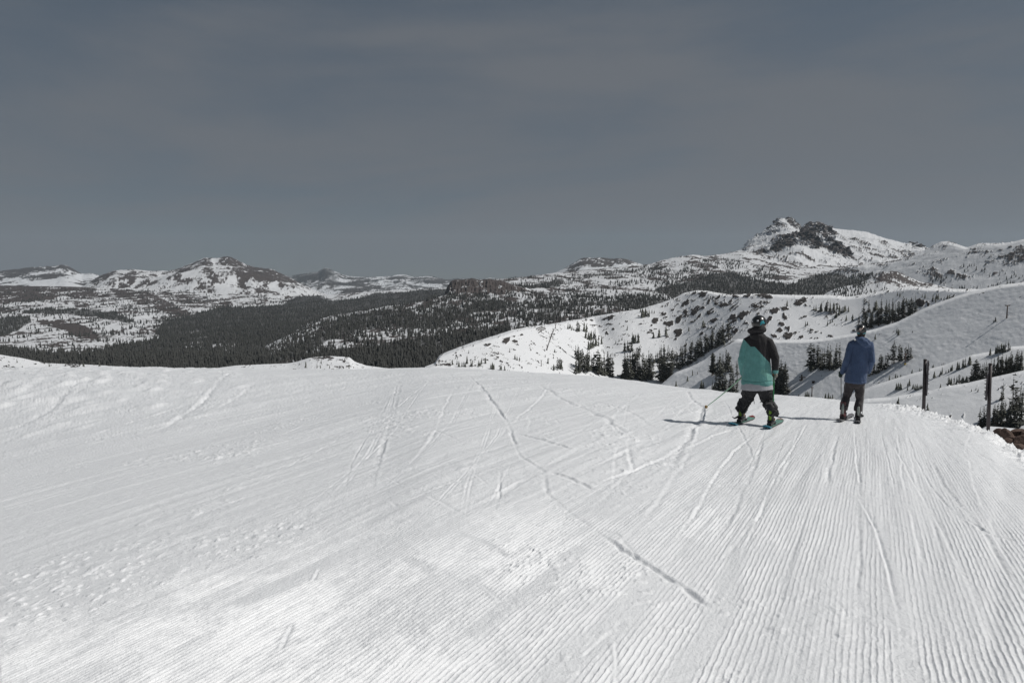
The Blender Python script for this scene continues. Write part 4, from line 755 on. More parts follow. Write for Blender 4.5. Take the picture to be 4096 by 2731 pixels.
# brown rocks at the right edge
M_ROCK = vary(mat('brown_volcanic_rock', (0.095, 0.066, 0.055), 0.9, 0.2), 2.2, 0.5, 0.7, 9, 0.05)
def rock(px, row, wpx, hpx, seed, label):
    p = LAYERS['snow_bank'].at(px, row)
    if p is None: return
    s = wpx * p[1] / F / 2 * 1.25; h = hpx * p[1] / F; bm = bmesh.new(); bmesh.ops.create_icosphere(bm, subdivisions=4, radius=1.0)
    C_ = np.array([v.co[:] for v in bm.verts]); rs = np.random.RandomState(seed)
    for k in range(11):        # cleave flat faces off a ball
        n = rs.normal(size=3); n /= np.linalg.norm(n); d = C_ @ n; t = rs.uniform(.55, .85); C_ -= np.maximum(0, d - t)[:, None] * n * .92
    C_ += C_ * (0.07 * fbm(C_[:, 0] * 3 + seed, C_[:, 1] * 3 + C_[:, 2] * 2, 4, seed))[:, None]
    for v, c in zip(bm.verts, C_): v.co = (c[0] * s, c[1] * s * 1.1, c[2] * h)
    o = bm_obj('rock', bm, M_ROCK, None, False); o.location = (p[0], p[1], p[2] + h * .55); o.rotation_euler = (0, 0, rs.uniform(0, 6)); tag(o, label, 'rock', 'brown rocks beyond the berm')
RK = [(4000, 1752, 44, 26, 'flat brown rock nearest the second steel post'), (4030, 1762, 46, 34, 'angular brown rock just right of the flat one by the post'), (4076, 1758, 60, 30, 'long brown rock at the top of the pile by the frame edge'), (4058, 1784, 52, 30, 'reddish rock in the middle of the rock pile'),
      (4090, 1792, 50, 34, 'lower brown rock in the pile at the frame edge'), (4034, 1788, 40, 24, 'small rock half buried at the foot of the berm'), (4084, 1818, 60, 30, 'lowest brown rock touching the snow berm'), (4064, 1806, 36, 20, 'small brown stone between the lowest rocks'), (4130, 1770, 70, 40, 'large brown rock at the very edge of the picture')]
for k, (a, b, c, d_, lb) in enumerate(RK): rock(a, b, c, d_, k + 3, lb)
# lift towers
M_TOWER = vary(mat('painted_lift_steel', (0.10, 0.075, 0.065), 0.6, 0.3), 1, 0.3); M_PAD = mat('yellow_base_pad', (0.45, 0.33, 0.06), 0.7, 0.2); M_WOOD = vary(mat('dark_fence_wood', (0.06, 0.05, 0.045), 0.9, 0.1), 3, 0.4)
def lift_tower(lay, px, row, h, arm, label, pad=False, width=None):
    p = LAYERS[lay].at(px, row)
    if p is None: return
    m = p[1] / F; H = h * m; r = (width or max(1.6, h * .06)) * m / 2; o = empty('lift_tower', p); tag(o, label, 'lift tower', 'ski lift towers')
    bm = bmesh.new(); add_tube(bm, [(0, 0, -.5), (0, 0, H * .5), (0, 0, H)], [r * 1.15, r, r * .85], 10); bm_obj('pole', bm, M_TOWER, o, True)
    if arm:
        a = arm * m / 2; bm = bmesh.new(); add_box(bm, (0, 0, H * .95), (a * 2, r * 1.2, r * 1.1), R(12)); bm_obj('crossarm', bm, M_TOWER, o)
        for s in (-1, 1):
            bm = bmesh.new(); add_box(bm, (s * a * .92, s * .2, H * .955 + r), (r * .7, a * .9, r * .6), R(12))
            for k in (-1, 0, 1): add_tube(bm, [(s * a * .92 - r * .4, s * .2 + k * a * .3, H * .955 + r * .6), (s * a * .92 + r * .4, s * .2 + k * a * .3, H * .955 + r * .6)], r * .5, 8)
            bm_obj('wheel_assembly', bm, M_TOWER, o)
    if pad: bm = bmesh.new(); add_tube(bm, [(0, 0, 0), (0, 0, H * .14)], r * 1.7, 10); bm_obj('base_pad', bm, M_PAD, o)
lift_tower(OS, 4027, 1272, 53, 19, 'reddish T-shaped lift tower alone on the open right slope', width=4.5)
lift_tower(OS, 3620, 1459, 46, 12, 'slim lift tower with yellow base pad beside the tall pine clump', pad=True, width=4)
lift_tower(OS, 3247, 1590, 42, 8, 'grey lift tower low on the crest between the two skiers', width=4)
lift_tower(OS, 3146, 1586, 32, 0, 'short dark mast just right of the teal skier, at the crest', width=3.5)
for px, row, h, lb in ((2140, 1313, 10, 'tiny lift tower at the top of the sunlit knob, above the snow fences'), (2222, 1317, 17, 'lift tower standing on the skyline of the sunlit knob'), (2213, 1332, 12, 'upper lift tower at the head of the long fence line'),
                       (2200, 1363, 14, 'second lift tower down the long fence line'), (2188, 1403, 22, 'lift tower at the lower end of the long fence line'), (2165, 1462, 25, 'lowest lift tower in front of the bright run')):
    lift_tower(SB, px, row, h, 7, lb, width=2.6)
# lift terminal and hut in the hollow between the skiers
p = LAYERS[OS].at(3207, 1525); m = p[1] / F
o = empty('lift_terminal', p, R(8)); tag(o, 'small dark lift terminal with overhead beam in the hollow between the skiers', 'lift station')
bm = bmesh.new(); add_box(bm, (0, 0, 5 * m), (6 * m, 5 * m, 14 * m), 0, .1); bm_obj('column', bm, M_WOOD, o)
bm = bmesh.new(); add_box(bm, (2 * m, 0, 14 * m), (26 * m, 5 * m, 3 * m), 0, .1); bm_obj('overhead_beam', bm, M_WOOD, o)
bm = bmesh.new(); add_box(bm, (-1 * m, 0, 20 * m), (5 * m, 4 * m, 9 * m), 0, .1); add_box(bm, (-6 * m, 0, 2 * m), (8 * m, 5 * m, 6 * m), 0, .1); bm_obj('operator_cabin', bm, M_STEEL, o)
p = LAYERS[OS].at(3253, 1535); m = p[1] / F
o = empty('hut', p, R(-10)); tag(o, 'tiny dark hut on the snow road between the skiers', 'hut')
bm = bmesh.new(); add_box(bm, (0, 0, 3.5 * m), (9 * m, 7 * m, 7 * m)); bm_obj('wall', bm, M_WOOD, o)
bm = bmesh.new(); vs_ = [bm.verts.new(c) for c in [(-5.5 * m, -4.5 * m, 7 * m), (5.5 * m, -4.5 * m, 7 * m), (5.5 * m, 4.5 * m, 7 * m), (-5.5 * m, 4.5 * m, 7 * m), (-5.5 * m, 0, 10 * m), (5.5 * m, 0, 10 * m)]]
for f in ((0, 1, 5, 4), (2, 3, 4, 5), (0, 4, 3), (1, 2, 5), (0, 3, 2, 1)): bm.faces.new([vs_[i] for i in f])
bm_obj('roof', bm, M_STEEL, o)
# snow fences on the knob
def fence(lay, pts, hm, step, label, name='snow_fence', slat=True):
    q = P(pts); W = []
    for a, b in zip(q, q[1:]):
        for k in range(8):
            f = k / 8; p = LAYERS[lay].at(a[0] * (1 - f) + b[0] * f, a[1] * (1 - f) + b[1] * f)
            if p is not None: W.append(Vector(p))
    p = LAYERS[lay].at(*q[-1]); W.append(Vector(p)); o = empty(name, W[0]); tag(o, label, 'fence', 'fences on the sunlit knob'); b0 = W[0].copy(); W = [v - b0 for v in W]
    bm = bmesh.new(); off = Vector((0, .12, 0))
    for a, b in zip(W, W[1:]):
        for s0, s1 in ((.15, .48), (.55, .95)) if slat else ((.45, .55), (.85, .95)):
            v = [a + Vector((0, 0, hm * s0)), b + Vector((0, 0, hm * s0)), b + Vector((0, 0, hm * s1)), a + Vector((0, 0, hm * s1))]
            r = [bm.verts.new(x) for x in v] + [bm.verts.new(x + off) for x in v]
            for f in ((0, 1, 2, 3), (7, 6, 5, 4), (0, 4, 5, 1), (3, 2, 6, 7)): bm.faces.new([r[i] for i in f])
    bm_obj('slat_panel', bm, M_WOOD, o)
    for a in W[::step]:
        bm = bmesh.new(); add_box(bm, a + Vector((0, -.1, hm * .45)), (.22, .22, hm * 1.2)); bm_obj('fence_post', bm, M_WOOD, o)
fence(SB, '2147 1321 2158 1315 2171 1310', 1.7, 4, 'uppermost of three short snow fences on the sunlit knob')
fence(SB, '2151 1327 2164 1320 2180 1314', 1.7, 4, 'middle of three short snow fences on the sunlit knob')
fence(SB, '2154 1337 2166 1328 2183 1320', 1.7, 4, 'lowest of three short snow fences on the sunlit knob')
fence(SB, '2215 1326 2206 1352 2197 1378 2188 1403', 2.1, 5, 'long fence, heightened to stand in for its shadow line, down the bright run', 'rope_fence', True)  # slats raised so their dark faces also cover the shadow band beside the fence
# ------------------------------------------------------------------ the two skiers
def eval_remesh(name, bm, voxel, smooth=3):
    me = bpy.data.meshes.new(name); bm.to_mesh(me); bm.free(); o = bpy.data.objects.new(name, me); COL.objects.link(o)
    r = o.modifiers.new('r', 'REMESH'); r.mode = 'VOXEL'; r.voxel_size = voxel; r.use_smooth_shade = True
    if smooth: s = o.modifiers.new('s', 'SMOOTH'); s.factor = 0.5; s.iterations = smooth
    dg = bpy.context.evaluated_depsgraph_get(); dg.update(); m2 = bpy.data.meshes.new_from_object(o.evaluated_get(dg)); m2.name = name
    bpy.data.objects.remove(o); bpy.data.meshes.remove(me)
    m2.polygons.foreach_set('use_smooth', np.ones(len(m2.polygons), bool)); return m2
def coords(me):
    a = np.zeros(len(me.vertices) * 3); me.vertices.foreach_get('co', a); b = np.zeros(len(me.vertices) * 3); me.vertex_normals.foreach_get('vector', b); return a.reshape(-1, 3), b.reshape(-1, 3)
def ball(bm, c, r, seg=20):
    r = r if isinstance(r, (tuple, list)) else (r, r, r)
    bmesh.ops.create_uvsphere(bm, u_segments=seg, v_segments=seg // 2 + 2, radius=1.0, matrix=Matrix.Translation(c) @ Matrix.Diagonal((*r, 1)))
def put(me, name, parent, mats):
    me.materials.clear()
    for m in mats: me.materials.append(m)
    return link(name, me, parent)
def cloth(name, c, rough=0.85): 
    m = vary(mat(name, c, rough, 0.15), 14, 0.12, 0.35, 260, 0.002); m.node_tree.nodes['Principled BSDF'].inputs['Sheen Weight'].default_value = 0.15; return m
M_TEAL = cloth('teal_fleece', (0.112, 0.275, 0.262)); M_TEAL2 = cloth('pale_teal_print', (0.135, 0.31, 0.275)); M_BLACKC = cloth('black_fleece', (0.022, 0.021, 0.023)); M_WHITEC = cloth('pale_grey_shirt', (0.36, 0.36, 0.38))
M_PANT = cloth('charcoal_shell', (0.030, 0.030, 0.032), 0.7); M_BLUE = cloth('blue_fleece', (0.054, 0.082, 0.150)); M_PANT2 = cloth('brown_grey_shell', (0.045, 0.040, 0.042), 0.75)
M_HELM = mat('glossy_black_shell', (0.014, 0.015, 0.016), 0.28, 0.6); M_BOOT = vary(mat('black_boot_plastic', (0.02, 0.02, 0.021), 0.45, 0.4), 20, .2); M_LIME = mat('lime_green_plastic', (0.17, 0.30, 0.03), 0.5, 0.4)
M_GLOVE = cloth('grey_glove', (0.20, 0.20, 0.17)); M_GLOVE_D = cloth('dark_green_glove', (0.03, 0.05, 0.045)); M_SKIN = mat('skin', (0.45, 0.28, 0.20), 0.5, 0.3); M_HAIR = mat('dark_hair', (0.03, 0.02, 0.015), 0.6, 0.3)
M_GREENP = mat('green_pole_enamel', (0.035, 0.20, 0.075), 0.35, 0.5); M_GREYP = mat('grey_pole_aluminium', (0.24, 0.25, 0.25), 0.35, 0.5, Metallic=0.5); M_ORANGE = mat('orange_plastic', (0.55, 0.13, 0.03), 0.5, 0.4); M_YEL = mat('amber_basket', (0.28, 0.15, 0.05), 0.5, 0.4)
M_CYAN = mat('cyan_ski_tail', (0.045, 0.20, 0.28), 0.35, 0.5); M_TOPS = vary(mat('patterned_ski_topsheet', (0.12, 0.24, 0.20), 0.35, 0.5), 22, 0.8); M_REDW = mat('red_ski_tip', (0.22, 0.03, 0.028), 0.4, 0.5); M_TAN = mat('tan_ski_tip', (0.25, 0.20, 0.18), 0.4, 0.5)
M_SKI2 = vary(mat('grey_ski_topsheet', (0.15, 0.15, 0.155), 0.4, 0.5), 15, .4); M_CREAM = mat('cream_emblem', (0.50, 0.40, 0.36), 0.4, 0.4); M_WHITE = mat('white_plastic', (0.6, 0.62, 0.64), 0.35, 0.5); M_STRAP = mat('cyan_goggle_strap', (0.03, 0.25, 0.30), 0.6, 0.3)
M_SPOIL = mat('pale_boot_spoiler', (0.30, 0.33, 0.30), 0.4, 0.4); M_BOOTR = vary(mat('maroon_boot_plastic', (0.09, 0.035, 0.035), 0.45, 0.4), 20, .3); M_LENS = mat('dark_goggle_lens', (0.02, 0.03, 0.05), 0.1, 0.8)

def hand(bm, c, ax, s=1.0, out=Vector((1, 0, 0))):
    """a hand closed round a pole: palm, four fingers of different lengths and a thumb"""
    ax = Vector(ax).normalized(); o_ = (out - ax * out.dot(ax)).normalized(); f_ = ax.cross(o_).normalized()
    c = Vector(c); ball(bm, c + o_ * .028 * s, (.030 * s, .040 * s, .045 * s), 14)
    for k, (d, ln) in enumerate(((.036, .95), (.013, 1.08), (-.010, 1.0), (-.032, .8))):
        pts = []
        for j in range(6):
            a = -0.6 + j / 5 * 3.6 * ln; pts.append(c + ax * d * s + o_ * math.cos(a) * .027 * s + f_ * math.sin(a) * .027 * s)
        add_tube(bm, pts, [.0105 * s, .011 * s, .0105 * s, .010 * s, .0095 * s, .008 * s], 8)
    pts = [c + ax * .03 * s + o_ * .03 * s - f_ * .02 * s, c + ax * .045 * s + o_ * .012 * s - f_ * .030 * s, c + ax * .05 * s - o_ * .012 * s - f_ * .024 * s, c + ax * .048 * s - o_ * .026 * s - f_ * .006 * s]
    add_tube(bm, pts, [.014 * s, .013 * s, .012 * s, .010 * s], 8)
def folds(me, amp, fz, fa, seed, zone=None):
    V, Nn = coords(me); a = np.arctan2(V[:, 1], V[:, 0]); d = fbm(V[:, 0] * fa + seed, V[:, 2] * fz + V[:, 1] * fa * .6, 4, seed % 50)
    k = amp * d
    if zone is not None: k = k * zone(V)
    V = V + Nn * k[:, None]; me.vertices.foreach_set('co', V.ravel()); me.update(); return V
def face_mat(me, fn):
    c = np.zeros(len(me.polygons) * 3); me.polygons.foreach_get('center', c); me.polygons.foreach_set('material_index', fn(c.reshape(-1, 3)).astype(np.int32)); me.update()
def decal(name, parent, cen, rad, pts, mats, lift=.0025):
    """a print wrapped on the back of a helmet; points are (x, z) in metres on the shell"""
    bm = bmesh.new(); bm2 = [bm.verts.new((x, 0, z)) for x, z in pts]; bm.faces.new(bm2); bmesh.ops.triangulate(bm, faces=bm.faces); bmesh.ops.subdivide_edges(bm, edges=bm.edges, cuts=3, use_grid_fill=True)
    for v in bm.verts:
        dx, dz = (v.co.x - cen[0]) / rad[0], (v.co.z - cen[2]) / rad[2]; q = math.sqrt(max(.02, 1 - dx * dx - dz * dz)); n = Vector((dx / rad[0], -q / rad[1], dz / rad[2])).normalized(); v.co = Vector((v.co.x, cen[1] - rad[1] * q, v.co.z)) + n * lift
    o = bm_obj(name, bm, mats, parent, True); m_ = o.modifiers.new('t', 'SOLIDIFY'); m_.thickness = .0015; return o
def helmet(parent, cen, rad, front=1):
    bm = bmesh.new(); ball(bm, cen, rad, 36); bmesh.ops.bisect_plane(bm, geom=bm.verts[:] + bm.edges[:] + bm.faces[:], plane_co=(cen[0], cen[1], cen[2] - rad[2] * .62), plane_no=(0, .25, -1), clear_outer=True)
    h = bm_obj('helmet', bm, M_HELM, parent, True); m_ = h.modifiers.new('t', 'SOLIDIFY'); m_.thickness = .014
    bm = bmesh.new()
    for k in range(25): pass
    ring = []
    for k in range(25):
        a = k / 24 * 2 * math.pi; q = math.sqrt(1 - .6 ** 2); ring.append((cen[0] + rad[0] * q * math.cos(a) * 1.01, cen[1] + rad[1] * q * math.sin(a) * 1.01, cen[2] - rad[2] * (.60 - .10 * math.sin(a))))
    add_tube(bm, ring, .008, 6, False); bm_obj('edge_trim', bm, M_BOOT, h, True)
    return h
def ski_pole(top, tip, col, basket_mat, grip_mat, name_label, bend=0.0, r=.0105):
    top, tip = Vector(top), Vector(tip); ax = tip - top; o = empty('ski_pole', tip); tag(o, name_label, 'ski pole', 'ski poles held by the skiers'); T = top - tip; side = Vector((0, 0, -1)) * bend
    fp = lambda f: T * (1 - f) + side * math.sin(math.pi * f)
    bm = bmesh.new(); add_tube(bm, [fp(k / 10) for k in range(11)], [r * (1.1 - .45 * k / 10) for k in range(11)], 8); bm_obj('shaft', bm, col, o, True)
    bm = bmesh.new(); u = T.normalized(); add_tube(bm, [T - u * .005, T + u * .03, T + u * .09, T + u * .13, T + u * .15], [.014, .016, .015, .018, .012], 10); bm_obj('grip', bm, grip_mat, o, True)
    bm = bmesh.new(); b = fp(.93); add_tube(bm, [b, b + u * .010, b + u * .025], [.034, .032, .012], 14); bm_obj('basket', bm, basket_mat, o, True)
def ski(tail, tip, width, mats, label, zfun, foot_f=.5, twin=.05):
    tail, tip = Vector((*tail, 0)), Vector((*tip, 0)); D = tip - tail; ln = D.length; u = D / ln; s = Vector((u.y, -u.x, 0)); mid = tail + D * foot_f
    # a stiff board: straight line fitted to the snow below it
    zt, zp = zfun(tail.x, tail.y), zfun(tip.x, tip.y); zm = zfun(mid.x, mid.y); z0, z1 = zt, zp; lift = max(0, zm - (z0 * (1 - foot_f) + z1 * foot_f)); base = Vector((mid.x, mid.y, 0)); base.z = z0 * (1 - foot_f) + z1 * foot_f + lift
    o = empty('ski', base); tag(o, label, 'ski', 'skis worn by the skiers'); n = 40; rows = []; bm = bmesh.new(); 
    for k in range(n + 1):
        f = k / n; p = tail + D * f; zz = z0 * (1 - f) + z1 * f + lift + .012; e = 0
        if f < .12: e = twin * (1 - f / .12) ** 2
        if f > .86: e = twin * .9 * ((f - .86) / .14) ** 2
        wd = width * (1 - .18 * math.sin(math.pi * f)) * (math.sqrt(max(0.0, 1 - (1 - min(f, .06) / .06) ** 2)) if f < .06 else 1) * (math.sqrt(max(0.0, 1 - ((f - .92) / .08) ** 2)) if f > .92 else 1) / 2 + .004
        c = Vector((p.x, p.y, zz + e)) - base; rows.append([bm.verts.new(c + s * wd + Vector((0, 0, h))) for h in (0, .012)] + [bm.verts.new(c - s * wd + Vector((0, 0, h))) for h in (.012, 0)])
    mi = []
    for k in range(n):
        f = k / n; a, b = rows[k], rows[k + 1]
        for i in range(4):
            fc = bm.faces.new((a[i], a[(i + 1) % 4], b[(i + 1) % 4], b[i])); fc.material_index = (0 if f < .13 else 2 if f > .93 else 1) if i == 1 or (f < .13 or f > .93) else 3
    bm.faces.new(rows[0][::-1]); bm.faces.new(rows[-1]); bm_obj('board', bm, mats, o)
    bm = bmesh.new(); ang = math.atan2(u.y, u.x) - math.pi / 2; sl = (z1 - z0) / ln
    for off, sz in ((-.16, (.07, .09, .05)), (.17, (.075, .08, .035)), (0, (.06, .30, .012))): add_box(bm, u * off + Vector((0, 0, .024 + sz[2] / 2 + sl * off)), sz, ang, .004)
    bm_obj('binding', bm, [M_BOOT], o)
    return base, u, ang, base.z + .05
def boot(parent, loc, ang, lean, mats, label=None, spine=None, z=0.0):
    """ski boot; loc of the sole centre in the parent's space; returns the ankle top"""
    M = Matrix.Translation(loc) @ Matrix.Rotation(ang, 4, 'Z'); bm = bmesh.new()
    add_tube(bm, [M @ Vector((0, -.14, .05)), M @ Vector((0, -.10, .06)), M @ Vector((0, 0, .065)), M @ Vector((0, .10, .05)), M @ Vector((0, .15, .04))], [(.042, .035), (.052, .058), (.053, .062), (.05, .045), (.038, .03)], 14)
    add_tube(bm, [M @ Vector((0, -.06, .05)), M @ Vector((0, -.07, .16)), M @ Vector((lean, -.035, .30))], [(.054, .07), (.052, .066), (.062, .078)], 14)
    add_box(bm, M @ Vector((0, 0, .012)), (.075, .31, .024), ang, .005)
    me = eval_remesh('ski_boot', bm, .009, 2); b = put(me, 'ski_boot', parent, [mats]); bm = bmesh.new()
    for k, (zz, yy) in enumerate(((.10, .03), (.155, .0), (.215, .0), (.265, .01))):
        add_tube(bm, [M @ Vector((x * .060, yy + .02 - .115 * (abs(x) ** 2) * .6, zz)) for x in (-1, -.8, -.4, 0, .4, .8, 1)], .007, 6)
    bm_obj('buckles', bm, M_STEEL, b)
    if spine is not None:
        bm = bmesh.new(); add_tube(bm, [M @ Vector((0, -.128, .07)), M @ Vector((0, -.136, .15)), M @ Vector((lean * .5, -.125, .23)), M @ Vector((lean, -.105, .285))], [(.020, .012), (.024, .013), (.024, .012), (.016, .01)], 12); bm_obj('boot_spine', bm, spine, b, True)
    return b
def stick_out(name, parent, pts, r, m): bm = bmesh.new(); add_tube(bm, pts, r, 6); return bm_obj(name, bm, m, parent, True)

# ---- skier in the teal and black hoodie
def frame(px, gp):
    """a standing frame at gp that faces along the line of sight through px"""
    az = math.atan(ray(px, 1700)[0]); M = Matrix.Translation(gp) @ Matrix.Rotation(-az, 4, 'Z') @ Matrix.Diagonal((math.cos(az), 1, 1, 1)); return az, M, M.inverted()
def person_root(M, az):
    o = empty('person', M.to_translation(), -az); o.scale = (math.cos(az), 1, 1); return o
def teal_skier():
    gl, gr = ground_at(2964, 1697), ground_at(3081, 1705); mid = (gl + gr) / 2
    K = mid[1] / (F * 3.135) * .985; X = lambda c: (c - 750) * K; Z = lambda c: (1480 - c) * K; print('teal depth', mid)
    def plan(px, row): g = ground_at(px, row); return (g[0], g[1])
    tailL, tipL, tailR, tipR = plan(2924, 1708), plan(3010, 1679), plan(3062, 1719), plan(3122, 1688)
    def fit(a, b, ln):
        a, b = np.array(a), np.array(b); c = (a + b) / 2; u = (b - a) / np.linalg.norm(b - a); return tuple(a), tuple(a + u * ln)
    dL = np.linalg.norm(np.subtract(tipL, tailL)); dR = np.linalg.norm(np.subtract(tipR, tailR)); print('ski lengths', dL, dR)
    tailL, tipL = fit(tailL, tipL, min(max(dL, 1.3), 1.8)); tailR, tipR = fit(tailR, tipR, min(max(dR, 1.3), 1.8))
    tops = [M_CYAN, M_TOPS, M_REDW, M_BOOT]
    bL = ski(tailL, tipL, .125, tops, 'wide ski with cyan tail and red tip under the teal skier’s left foot'.replace('’', ''), near_z, .48); bR = ski(tailR, tipR, .125, [M_CYAN, M_TOPS, M_TAN, M_BOOT], 'wide ski with cyan tail and tan tip, the nearer one under the teal skier', near_z, .36)
    az, W, Wi = frame(3019, Vector((mid[0], mid[1], near_z(mid[0], mid[1])))); o = person_root(W, az)
    tag(o, 'skier seen from behind in a teal and black hoodie, black helmet, baggy charcoal pants', 'person')
    f0 = Wi @ Vector((bL[0].x, bL[0].y, bL[3] - .012)); f1 = Wi @ Vector((bR[0].x, bR[0].y, bR[3] - .012)); print('feet', f0, f1, X(575), X(945))
    aL = f0 + Vector((0, -.05, .25)); aR = f1 + Vector((0, -.05, .25))
    boot(o, f0, bL[2] + az, 0, M_BOOT, spine=M_LIME); boot(o, f1, bR[2] + az, 0, M_BOOT, spine=M_LIME)
    hipL, hipR = Vector((X(672), 0, Z(985))), Vector((X(850), 0, Z(985))); knL, knR = Vector((X(628), .07, Z(1175))), Vector((X(898), .05, Z(1190)))
    shL, shR = Vector((X(608), .0, Z(405))), Vector((X(886), .0, Z(412))); elL, elR = Vector((X(548), .0, Z(650))), Vector((X(978), -.03, Z(620))); wrL, wrR = Vector((X(572), .13, Z(835))), Vector((X(982), .05, Z(790)))
    hdL, hdR = Vector((X(566), .20, Z(880))), Vector((X(978), .06, Z(832)))
    hc = Vector((X(752), .02, Z(165)))
    # the body: one continuous figure
    bm = bmesh.new(); ball(bm, hc + Vector((0, .01, -.01)), (.075, .095, .115), 20); ball(bm, hc + Vector((0, .105, -.03)), (.012, .018, .018), 10); ball(bm, hc + Vector((0, .055, -.10)), (.05, .05, .035), 12)
    add_tube(bm, [hc + Vector((0, -.01, -.06)), Vector((X(745), 0, Z(330)))], [.055, .062], 14)
    for s in (-1, 1): ball(bm, hc + Vector((s * .078, -.005, -.03)), (.01, .02, .03), 8)
    cx = X(740); add_tube(bm, [Vector((X(748), 0, Z(320))), Vector((cx, 0, Z(400))), Vector((cx, 0, Z(560))), Vector((X(755), 0, Z(760))), Vector((X(760), 0, Z(900))), Vector((X(760), 0, Z(1000)))], [(.08, .07), (.17, .10), (.165, .11), (.15, .105), (.17, .12), (.14, .11)], 20)
    for a, b, c, d in ((shL, elL, wrL, hdL), (shR, elR, wrR, hdR)): add_tube(bm, [a, b, c, d], [.052, .042, .028, .026], 12)
    for a, b, c in ((hipL, knL, aL), (hipR, knR, aR)): add_tube(bm, [a + Vector((0, 0, .03)), a * .5 + b * .5, b, b * .5 + c * .5, c - Vector((0, 0, .18))], [.085, .075, .058, .052, .04], 14)
    put(eval_remesh('body', bm, .011, 2), 'body', o, [M_SKIN])
    for s in (-1, 1): bm = bmesh.new(); ball(bm, hc + Vector((s * .032, .092, .0)), (.012, .01, .008), 10); bm_obj('eye', bm, M_WHITE, o, True)
    bm = bmesh.new(); ball(bm, hc + Vector((0, .1, -.068)), (.026, .012, .007), 10); bm_obj('mouth', bm, M_ORANGE, o, True)
    # trousers
    bm = bmesh.new(); add_tube(bm, [Vector((X(760), 0, Z(880))), Vector((X(760), 0, Z(960))), Vector((X(760), 0, Z(1030)))], [(.20, .15), (.225, .16), (.17, .14)], 20)
    for a, b, c, s in ((hipL, knL, aL, -1), (hipR, knR, aR, 1)):
        add_tube(bm, [a + Vector((0, 0, .05)), a + Vector((s * .005, .01, -.06)), a * .45 + b * .55 + Vector((s * .01, 0, 0)), b, b * .6 + c * .4, b * .25 + c * .75 + Vector((s * .015, -.01, 0)), c + Vector((s * .01, 0, -.04)), c + Vector((s * .01, 0, -.10))], [.125, .128, .115, .100, .098, .100, .100, .094], 18)
    me = eval_remesh('trousers', bm, .009, 3); lowz = aL.z
    V, Nn = coords(me); zz = V[:, 2]; low = sstep(.75, .25, zz); d = np.sin(zz * 62 + 2.4 * vnoise(V[:, 0] * 9, V[:, 1] * 9, 3) * 3 + np.sign(V[:, 0]) * 1.3) * .5 + fbm(V[:, 0] * 12, zz * 20 + V[:, 1] * 7, 4, 4)
    V = V + Nn * ((.006 + .016 * low) * d)[:, None]; me.vertices.foreach_set('co', V.ravel()); me.update(); tr = put(me, 'trousers', o, [M_PANT])
    stick_out('cord', tr, [Vector((X(712), -.12, Z(1135))), Vector((X(722), -.14, Z(1160))), Vector((X(727), -.14, Z(1192)))], .005, M_PANT); stick_out('cord', tr, [Vector((X(830), -.10, Z(1158))), Vector((X(808), -.12, Z(1168))), Vector((X(795), -.12, Z(1172)))], .005, M_PANT)
    stick_out('snow_gaiter', tr, [aL + Vector((-.06, -.09, -.16)), aL + Vector((-.12, -.10, -.19)), aL + Vector((-.17, -.08, -.175))], [.02, .012, .004], M_PANT)
    # pale shirt below the hoodie
    bm = bmesh.new(); add_tube(bm, [Vector((X(752), 0, Z(900))), Vector((X(752), 0, Z(950))), Vector((X(753), 0, Z(1000))), Vector((X(754), 0, Z(1020)))], [(.225, .165), (.258, .185), (.272, .195), (.275, .195)], 40); me = eval_remesh('shirt', bm, .008, 1); folds(me, .006, 2, 6, 9); put(me, 'shirt', o, [M_WHITEC])
    # hoodie
    bm = bmesh.new(); add_tube(bm, [Vector((X(748), .0, Z(300))), Vector((X(746), 0, Z(345))), Vector((X(742), 0, Z(400))), Vector((X(738), 0, Z(520))), Vector((X(738), 0, Z(650))), Vector((X(744), 0, Z(780))), Vector((X(750), 0, Z(880))), Vector((X(752), 0, Z(935))), Vector((X(752), 0, Z(962)))], [(.10, .085), (.17, .115), (.205, .135), (.215, .15), (.222, .155), (.238, .165), (.255, .178), (.262, .185), (.255, .18)], 36)
    add_tube(bm, [shL + Vector((.07, 0, .035)), shL, shL * .5 + elL * .5 + Vector((-.008, 0, 0)), elL, elL * .5 + wrL * .5, wrL, wrL * .8 + hdL * .2], [.072, .084, .074, .070, .066, .060, .052], 18)
    add_tube(bm, [shR + Vector((-.07, 0, .035)), shR + Vector((.0, 0, 0)), shR * .5 + elR * .5 + Vector((.012, 0, 0)), elR, elR * .5 + wrR * .5, wrR, wrR * .6 + hdR * .4], [.075, .088, .078, .070, .062, .055, .050], 18)
    # the hood lies as a thick roll round the neck
    ring = []; 
    for k in range(17): a = k / 16 * 2 * math.pi; ring.append(Vector((X(728) + .118 * math.cos(a), -.01 + .09 * math.sin(a), Z(262) - .02 * math.sin(a) + .015 * math.cos(a))))
    add_tube(bm, ring, .045, 12); add_tube(bm, [Vector((X(725), -.04, Z(300))), Vector((X(722), -.10, Z(335))), Vector((X(728), -.105, Z(375)))], [(.12, .07), (.10, .05), (.05, .03)], 16)
    me = eval_remesh('hoodie', bm, .0075, 3); V, Nn = coords(me); z = V[:, 2]
    d = .011 * fbm(V[:, 0] * 12 + z * 3, z * 3.0, 4, 6) + .008 * fbm(V[:, 0] * 6, z * 14 + V[:, 1] * 8, 4, 7) * sstep(.22, .28, np.abs(V[:, 0] + .0)) ; d -= .010 * np.exp(-((z - Z(900)) / .008) ** 2) * (np.abs(V[:, 0]) < .28)
    V = V + Nn * d[:, None]; me.vertices.foreach_set('co', V.ravel()); me.update(); hd = put(me, 'hoodie', o, [M_TEAL, M_BLACKC, M_TEAL2])
    blk = [(X(a), Z(b)) for a, b in ((556, 366), (650, 460), (710, 462), (900, 660), (938, 745), (932, 764), (1120, 764), (1120, 100), (500, 100), (540, 330))]
